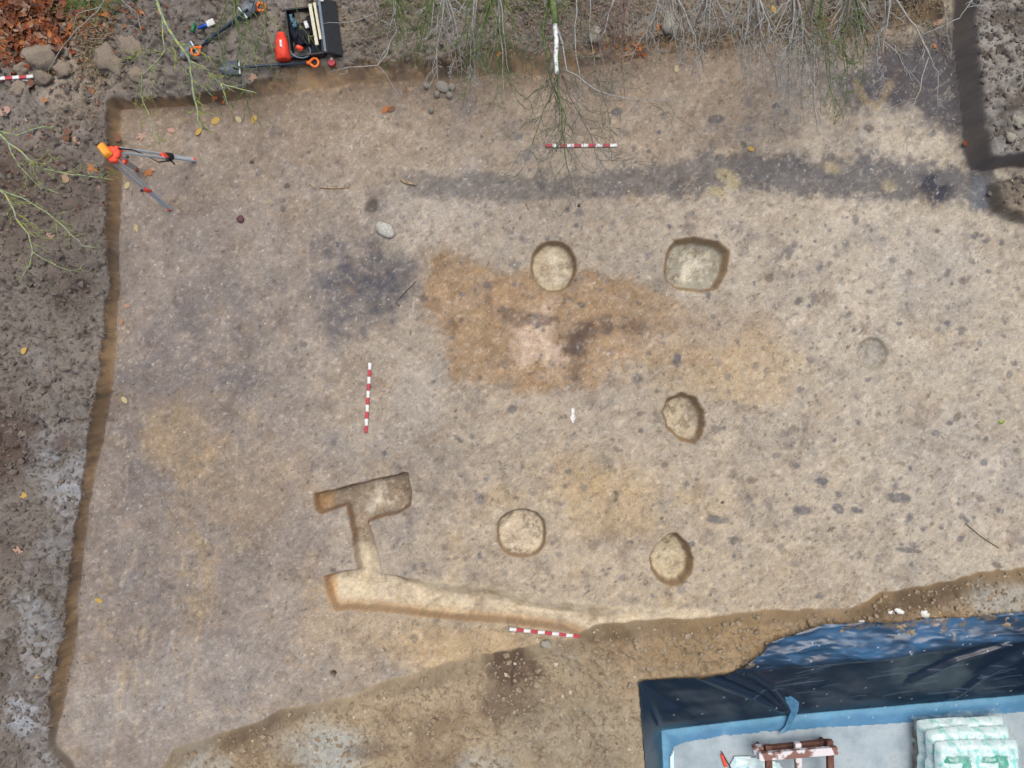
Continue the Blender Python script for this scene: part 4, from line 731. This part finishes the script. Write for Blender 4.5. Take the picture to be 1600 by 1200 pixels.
litter(900, 28, 33, 42, 34, kk, (.05, .11)); litter(120, 110, 60, 40, 40, kk); litter(90, 140, 30, 50, 20, kk); litter(50, 90, 200, 60, 60, (['brown', 'tan', 'rust'], [3, 2, 1]), (.02, .05), .02); litter(110, 860, 25, 200, 25, (['brown', 'tan', 'rust'], [3, 2, 1]), (.015, .035), .02); litter(26, 985, 75, 25, 12, (['orange', 'rust'], [2, 2]), (.02, .045), .03)
for k, b in mb_.items(): tag(b.build('leaf_litter', LM[k], None, True), k + ' dead leaves covering the upper left bank', 'leaf litter', None, 'stuff')
# ------------------------------------------------------------------ soil crumbs, pebbles, dry grass (stuff)
ico = None
def crumbs(name, n, area, size, m, label, test=None, flat=.7):
    import bmesh
    bm = bmesh.new(); bmesh.ops.create_icosphere(bm, subdivisions=1, radius=1); bv = np.array([v.co[:] for v in bm.verts]); bf = np.array([[v.index for v in f.verts] for f in bm.faces]); bm.free()
    V, Fc = [], []; r = np.random.default_rng(n); k = 0; i = 0
    while i < n:
        x, y = r.uniform(*area[0]), r.uniform(*area[1]); p = G(x, y) if False else None
        xw, yw = w2(x, y, .25); ii, jj = int((xw - gx[0]) / STEP), int((yw - gy[0]) / STEP)
        i += 1
        if not (0 <= ii < NX and 0 <= jj < NY) or not test(jj, ii): continue
        s_ = size[0] + r.exponential(size[1]); s_ = min(s_, size[2]); A = np.linalg.qr(r.standard_normal((3, 3)))[0]
        vv = (bv * (1 + .3 * r.standard_normal((len(bv), 1))).clip(.55, 1.5)) @ A * s_ * np.array([1, 1, flat]) + [xw, yw, Z[jj, ii] + s_ * .2]
        V.append(vv); Fc.append(bf + k); k += len(bv)
    me = bpy.data.meshes.new(name); me.from_pydata(np.concatenate(V).tolist(), [], np.concatenate(Fc).tolist()); me.materials.append(m); return tag(link(name, me), label, name.replace('_', ' '), None, 'stuff')
M['crumb'] = mat('topsoil_crumb', (130, 120, 111), (92, 83, 77), 9, .95, .1); M['crumb2'] = mat('spoil_crumb', (168, 152, 130), (134, 116, 94), 9, .95, .1); M['peb'] = mat('pale_pebble', (204, 190, 164), (170, 152, 126), 9, .85, .2)
outb = lambda j, i: d[j, i] > run[j, i] * .9 and southm[j, i] < .5 and dr[j, i] > 0
outs = lambda j, i: d[j, i] > .05 and southm[j, i] > .5 and dr[j, i] > .05
crumbs('soil_crumbs', 9000, ((-60, 260), (-40, 1230)), (.006, .010, .05), M['crumb'], 'loose dark crumbs on the left bank', outb); crumbs('bank_crumbs', 6000, ((200, 1640), (-40, 160)), (.006, .009, .04), M['crumb'], 'loose dark crumbs on the upper bank', outb)
crumbs('spoil_crumbs', 15000, ((240, 1640), (880, 1230)), (.005, .008, .045), M['crumb2'], 'loose crumbs on the sandy spoil', outs); crumbs('spoil_pebbles', 700, ((240, 1640), (880, 1230)), (.006, .008, .035), M['peb'], 'small pale pebbles on the sandy spoil', outs)
crumbs('wall_spill', 9000, ((80, 1500), (60, 1180)), (.004, .006, .024), M['crumb'], 'loose soil spilled along the foot of the trench sides', lambda j, i: -.10 < d[j, i] < run[j, i] and southm[j, i] < .5 and rnd.random() < .6)
crumbs('baulk_crumbs', 900, ((1500, 1650), (-20, 360)), (.008, .012, .05), M['crumb'], 'loose crumbs on the grey earth block', lambda j, i: d[j, i] > .1 or dl[j, i] < 0)
crumbs('floor_chips', 900, ((130, 1600), (100, 1100)), (.004, .004, .016), M['peb'], 'tiny pale chips on the trench floor', lambda j, i: d[j, i] < -.05 and dit[j, i] > 0)
def grass(name, n, gen, m, label, L=(.05, .16)):
    mb = MB()
    for i in range(n):
        x, y = gen(); p = G(x, y); a = rnd.uniform(0, 6.28); l_ = rnd.uniform(*L); dx = Vector((math.cos(a), math.sin(a), 0)); b_ = dx.cross(Vector((0, 0, 1))) * .0035; e_ = rnd.uniform(.3, 1)
        m1 = p + dx * l_ * .45 * e_ + Vector((0, 0, l_ * .45)); t_ = p + dx * l_ * (.6 + .5 * e_) + Vector((0, 0, l_ * .35 * (1.2 - e_)))
        mb.add([p - b_, p + b_, m1 + b_, m1 - b_, t_], [(0, 1, 2, 3), (3, 2, 4)])
    tag(mb.build(name, m), label, 'grass', None, 'stuff')
M['dry'] = mat('dry_grass', (176, 162, 134), (130, 114, 92), 30, .9, .1); M['gr'] = mat('green_grass', (112, 128, 70), (86, 100, 58), 30, .8, .2)
grass('dry_grass', 5200, lambda: (rnd.uniform(500, 1480), rnd.uniform(-10, 100) * rnd.random() ** .3), M['dry'], 'dry grass blades along the upper bank', (.03, .12)); grass('dry_grass_tuft', 500, lambda: (rnd.gauss(148, 16), rnd.gauss(85, 32)), M['dry'], 'dry grass tuft right of the leaf litter', (.08, .22)); grass('green_grass', 700, lambda: (rnd.choice([rnd.gauss(140, 30), rnd.uniform(600, 900)]), abs(rnd.gauss(0, 14))), M['gr'], 'green grass at the top edge', (.06, .16))
grass('bank_straw', 500, lambda: (rnd.uniform(0, 150), rnd.uniform(300, 1100)), M['dry'], 'sparse straw and rootlets on the left bank', (.03, .10))

# ------------------------------------------------------------------ trees reaching over the trench
def barkmat(nm, a, b, c): 
    m, t, bs = nodemat(nm); n = noise(t, 26, 5, .65); r = ramp(t, n.outputs[0], [(.36, col(*a)), (.5, col(*b)), (.64, col(*c))]); t.links.new(r.outputs[0], bs.inputs['Base Color']); bs.inputs['Roughness'].default_value = .9; bs.inputs['Specular IOR Level'].default_value = .15; return m
M['lichen'] = barkmat('lichen_bark', (120, 132, 104), (160, 174, 150), (190, 188, 40)); M['lichtw'] = barkmat('lichen_twig', (104, 112, 70), (140, 150, 110), (176, 176, 48))
M['birch'] = barkmat('birch_bark', (120, 118, 112), (222, 222, 220), (236, 236, 234)); M['moss'] = barkmat('mossy_bark', (80, 96, 52), (104, 120, 72), (128, 132, 104)); M['lilac'] = barkmat('grey_twig', (138, 132, 126), (180, 176, 172), (134, 140, 116)); M['brtw'] = barkmat('brown_twig', (104, 86, 80), (134, 116, 110), (120, 104, 92)); M['trunk'] = barkmat('trunk_bark', (86, 84, 70), (116, 114, 98), (140, 144, 110))
TW = [.004]
def wig(a, b, n, amp, r): 
    out = [a]; L = (b - a).length; o = Vector((0, 0, 0))
    for i in range(1, n): o = o * .6 + Vector((r.gauss(0, 1), r.gauss(0, 1), r.gauss(0, .7))) * amp * L / n; out.append(a.lerp(b, i / n) + o)
    return out + [b]
def sprout(mb, pts, rad, depth, r, dens, ratio, droop=.0, spread=(20, 55)):
    """side twigs along a polyline"""
    tot = sum((pts[i + 1] - pts[i]).length for i in range(len(pts) - 1)); nn = max(1, int(tot * dens))
    for k in range(nn):
        t_ = r.uniform(.12, 1) * (len(pts) - 1); i = min(int(t_), len(pts) - 2); f_ = t_ - i; p = pts[i].lerp(pts[i + 1], f_); dd_ = (pts[i + 1] - pts[i]).normalized(); rr = (rad[i] * (1 - f_) + rad[i + 1] * f_) * .62
        rr = max(rr, TW[0]); ax = dd_.cross(Vector((r.gauss(0, .3), r.gauss(0, .3), 1))); ax = ax.normalized() if ax.length > .01 else Vector((1, 0, 0))
        up_ = ax.cross(dd_).normalized(); an = R(r.uniform(*spread)) * r.choice((-1, 1)); nd = (dd_ * math.cos(an) + ax * math.sin(an) + up_ * r.uniform(-.35, .35)).normalized(); nd.z -= droop
        l_ = tot * ratio * r.uniform(.4, 1.25) * (1.15 - .6 * t_ / (len(pts) - 1)); e_ = p + nd * l_; e_.z = max(e_.z, .25); q = wig(p, e_, 4, .35, r); rd = [rr * (1 - .45 * j / 4) for j in range(5)]; mb.tube(q, rd, 4, False)
        if depth > 1: sprout(mb, q, rd, depth - 1, r, dens * 1.25, ratio, droop, spread)
M['birtw'] = barkmat('birch_twig', (92, 102, 66), (118, 120, 98), (142, 136, 138))
def tree(name, label, base, limbs, tr, seed, tmat, wmat, grp=None, dens=6, depth=2, ratio=.32, droop=.0, cat='tree', trunk_r=.05):
    """limbs: polylines in world space that leave the trunk; trunk stands on the ground outside the frame"""
    r = random.Random(seed); bx, by = base; gz_ = hz(max(min(bx, 7.9), -7.9), max(min(by, 6.2), -6.2)) if abs(bx) < 8 and abs(by) < 6.3 else .2
    root = empty(name, (0, 0, 0)); top = Vector((bx, by, max(l[0][0].z for l in limbs) + .5)); tp = wig(Vector((bx, by, gz_ - .05)), top, 5, .06, r); mb = MB(); mb.tube(tp, [trunk_r * (1.2 - .14 * i) for i in range(6)], 8); mb.build('trunk', tmat, root, True); cr_ = MB(); done = []
    for pts, r0, r1, *opt in limbs:
        ats = min(tp, key=lambda q: (q - pts[0]).length + abs(q.z - pts[0].z + .15)); full = [ats] + list(pts)
        near = min(done, key=lambda q: (q - pts[0]).length) if done else None; sub = near is not None and (near - pts[0]).length < .3
        if sub: full = [near] + list(pts)[1:]
        n_ = len(full); r0, r1 = r0 * (.85 if 'lichen' in name else 1.3), r1 * 1.5; rad = [r0 + (r1 - r0) * (i / (n_ - 1)) ** .8 for i in range(n_)]; b2 = MB(); fine = []; fr = []
        for i in range(n_ - 1):
            w_ = wig(full[i], full[i + 1], 3, .10, r)
            for j in range(3): fine.append(w_[j]); fr.append(rad[i] + (rad[i + 1] - rad[i]) * j / 3)
        fine.append(full[-1]); fr.append(rad[-1]); done += fine; b2.tube(fine, fr, 6); b2.build('branch', opt[0] if opt else tmat, root, True); s0 = 0 if sub else 3; sprout(cr_, fine[s0:], fr[s0:], depth, r, dens, ratio, droop)
    cr_.build('twigs', wmat, root)['kind'] = 'stuff'; tag(root, label, cat, grp); return root
def L_(z0, z1, *pts): n = len(pts); return [P(x, y, z0 + (z1 - z0) * i / max(n - 1, 1)) for i, (x, y) in enumerate(pts)]
tree('lichen_tree', 'tree with lichen-covered branch hanging in from the top left', (-4.3, 6.15), [
  (L_(2.0, 1.4, (240, -10), (256, 32), (281, 72), (296, 95), (300, 122), (303, 152), (309, 186), (318, 203)), .026, .006), (L_(1.7, 1.3, (296, 93), (320, 106), (345, 131), (375, 139), (402, 146)), .014, .004), (L_(1.6, 1.2, (345, 131), (354, 160), (366, 190)), .009, .003),
  (L_(1.9, 1.4, (252, 20), (258, 78), (240, 101), (222, 116), (221, 150), (236, 190), (250, 226)), .010, .003)], 0, 5, M['lichen'], M['lichtw'], None, 10, 3, .26, 0, 'tree', .07)
# the two side limbs must leave the main limb, not the trunk, so they start on it
tree('lichen_shrub', 'shrub with yellow lichen twigs reaching in from the left edge', (-7.7, 3.4), [
  (L_(1.3, 1.0, (-20, 200), (10, 208), (25, 212), (60, 200), (85, 198)), .014, .004), (L_(1.3, 1.0, (-10, 205), (25, 231), (52, 256), (58, 263), (100, 270), (135, 275), (178, 281)), .015, .003), (L_(1.3, .9, (-20, 245), (30, 260), (60, 290), (95, 303)), .010, .003)], 0, 6, M['lichen'], M['lichtw'], None, 11, 2, .26, 0, 'shrub', .05)
tree('lichen_shrub', 'shrub with forked grey-green branches over the dark left bank', (-7.75, 2.5), [
  (L_(1.4, 1.0, (-20, 286), (8, 303), (25, 341), (45, 366), (51, 394), (42, 420), (30, 441)), .018, .003), (L_(1.3, .9, (-10, 290), (12, 302), (45, 315), (72, 331), (102, 356), (130, 385), (152, 388)), .014, .003), (L_(1.2, .9, (50, 394), (80, 410), (110, 423), (127, 420)), .006, .002)], 0, 7, M['lichen'], M['lichtw'], None, 10, 2, .24, 0, 'shrub', .05)
tree('birch', 'slender white birch leaning over the upper trench wall', (.45, 6.1), [
  (L_(1.9, 2.0, (864, -40), (867, 38)), .028, .026, M['moss']), (L_(2.0, 2.05, (867, 38), (869, 78), (870, 116)), .022, .016), (L_(2.0, 1.3, (868, 60), (872, 120), (878, 200), (886, 260), (900, 310)), .014, .002, M['moss']), (L_(2.0, 1.4, (845, -20), (848, 50), (862, 130), (884, 180), (868, 240)), .016, .002, M['moss']), (L_(1.8, 1.3, (905, -20), (898, 40), (905, 110), (910, 200), (960, 250)), .009, .002, M['lilac']), (L_(2.0, 1.4, (880, -20), (885, 110), (930, 140), (1000, 155), (1060, 155)), .010, .002, M['lilac']), (L_(1.9, 1.3, (872, -20), (874, 115), (850, 170), (830, 230), (800, 280)), .008, .0015, M['moss']), (L_(1.9, 1.3, (880, -20), (890, 150), (930, 240), (980, 290)), .008, .0015, M['brtw'])], 0, 8, M['birch'], M['birtw'], None, 6.5, 2, .30, .05, 'tree', .055)
tree('bare_shrub', 'bare grey shrub branch forking right of the black case', (-1.3, 6.1), [(L_(1.2, .8, (624, -20), (620, 50), (590, 102), (515, 113)), .012, .003), (L_(1.1, .8, (620, 50), (590, 102), (608, 125), (622, 148)), .008, .002), (L_(1.3, .9, (580, -20), (592, 18), (545, 35), (500, 38)), .006, .002), (L_(1.2, .9, (575, -20), (590, 30), (622, 45)), .006, .002)], 0, 9, M['lilac'], M['lilac'], None, 2.2, 2, .2, 0, 'shrub', .04)
tree('bare_shrub', 'bare pale shrub with long forked branches over the dark upper right corner', (5.0, 6.15), [(L_(1.4, .9, (1392, -20), (1420, 30), (1440, 62), (1452, 86), (1438, 140), (1422, 180), (1417, 235)), .014, .002), (L_(1.3, .9, (1440, 62), (1452, 86), (1466, 112), (1466, 172)), .009, .002), (L_(1.3, 1.0, (1530, -20), (1512, 10), (1500, 28), (1470, 42), (1440, 56)), .009, .003), (L_(1.3, 1.0, (1500, -20), (1510, 12), (1545, 10), (1570, 6)), .007, .002), (L_(1.3, .9, (1365, -20), (1375, 62), (1400, 80), (1416, 108), (1428, 128)), .008, .002), (L_(1.3, 1.0, (1465, -20), (1480, 30), (1487, 92)), .006, .002)], 0, 10, M['lilac'], M['lilac'], None, 2.6, 2, .22, 0, 'shrub', .045)
tree('lichen_tree', 'mossy twigged tree hanging over the black case and spades', (-2.9, 6.15), [(L_(1.8, 1.3, (405, -15), (412, 40), (425, 80), (440, 112)), .010, .003), (L_(1.8, 1.3, (430, -15), (418, 30), (400, 75), (372, 108)), .008, .003), (L_(1.7, 1.3, (385, -15), (392, 30), (380, 70)), .007, .003), (L_(1.7, 1.3, (455, -15), (470, 40), (500, 82)), .006, .002)], 0, 15, M['moss'], M['lichtw'], None, 7, 2, .26, 0, 'tree', .05)
tree('lichen_shrub', 'green-twigged shrub over the leaf litter at the top left', (-5.2, 6.2), [(L_(1.0, .7, (170, -15), (150, 20), (120, 45), (90, 85), (75, 110)), .007, .003), (L_(1.0, .7, (130, -15), (120, 22), (112, 55)), .006, .003), (L_(1.0, .7, (200, -15), (215, 20), (225, 60)), .006, .003)], 0, 16, M['lilac'], M['moss'], None, 6, 2, .24, 0, 'shrub', .035)
spec = [(650, 'left of the birch, nearest the black case', 'moss', 90), (715, 'second from the black case, left of the birch', 'lilac', 130), (770, 'brown-green, just left of the birch', 'moss', 135), (960, 'brown, close right of the birch', 'brtw', 120), (1040, 'grey, second to the right of the birch', 'lilac', 95), (1110, 'grey, third to the right of the birch', 'lilac', 95), (1180, 'grey-green, left of the densest twigs', 'lilac', 105), (1245, 'with the longest hanging twigs', 'lilac', 150), (1310, 'with the densest twigs at upper right', 'moss', 140), (370, 'thin green, above the single spade', 'moss', 150), (1350, 'reddish, next to the dark upper right corner', 'lilac', 110)]
for i, (x, lb, mk, reach) in enumerate(spec):
    r = random.Random(40 + i); lm = []; z1 = 1.0 + r.uniform(0, .5)
    for k in range(13 if x != 370 else 5):
        xx = x + r.uniform(-40, 40); lean = r.uniform(-45, 35); yy = reach * r.uniform(.5, 1.35); lm.append((L_(z1 + .3, z1 - .2, (xx, -25), (xx + lean * .4 + r.uniform(-8, 8), yy * .45), (xx + lean, yy)), .006 + .004 * r.random(), .0016, M[r.choice([mk, mk, 'lilac', 'brtw'])]))
    bx = (x - 800) / PPM * (1 - z1 / CAM_H); tree('bare_shrub', 'bare twiggy shrub at the top edge, ' + lb, (bx, 6.1 + .08 * (i % 3)), lm, 0, 70 + i, M['trunk'], M[mk], 'bare shrubs along the upper bank', 7, 2, .3, .03, 'shrub', .03)
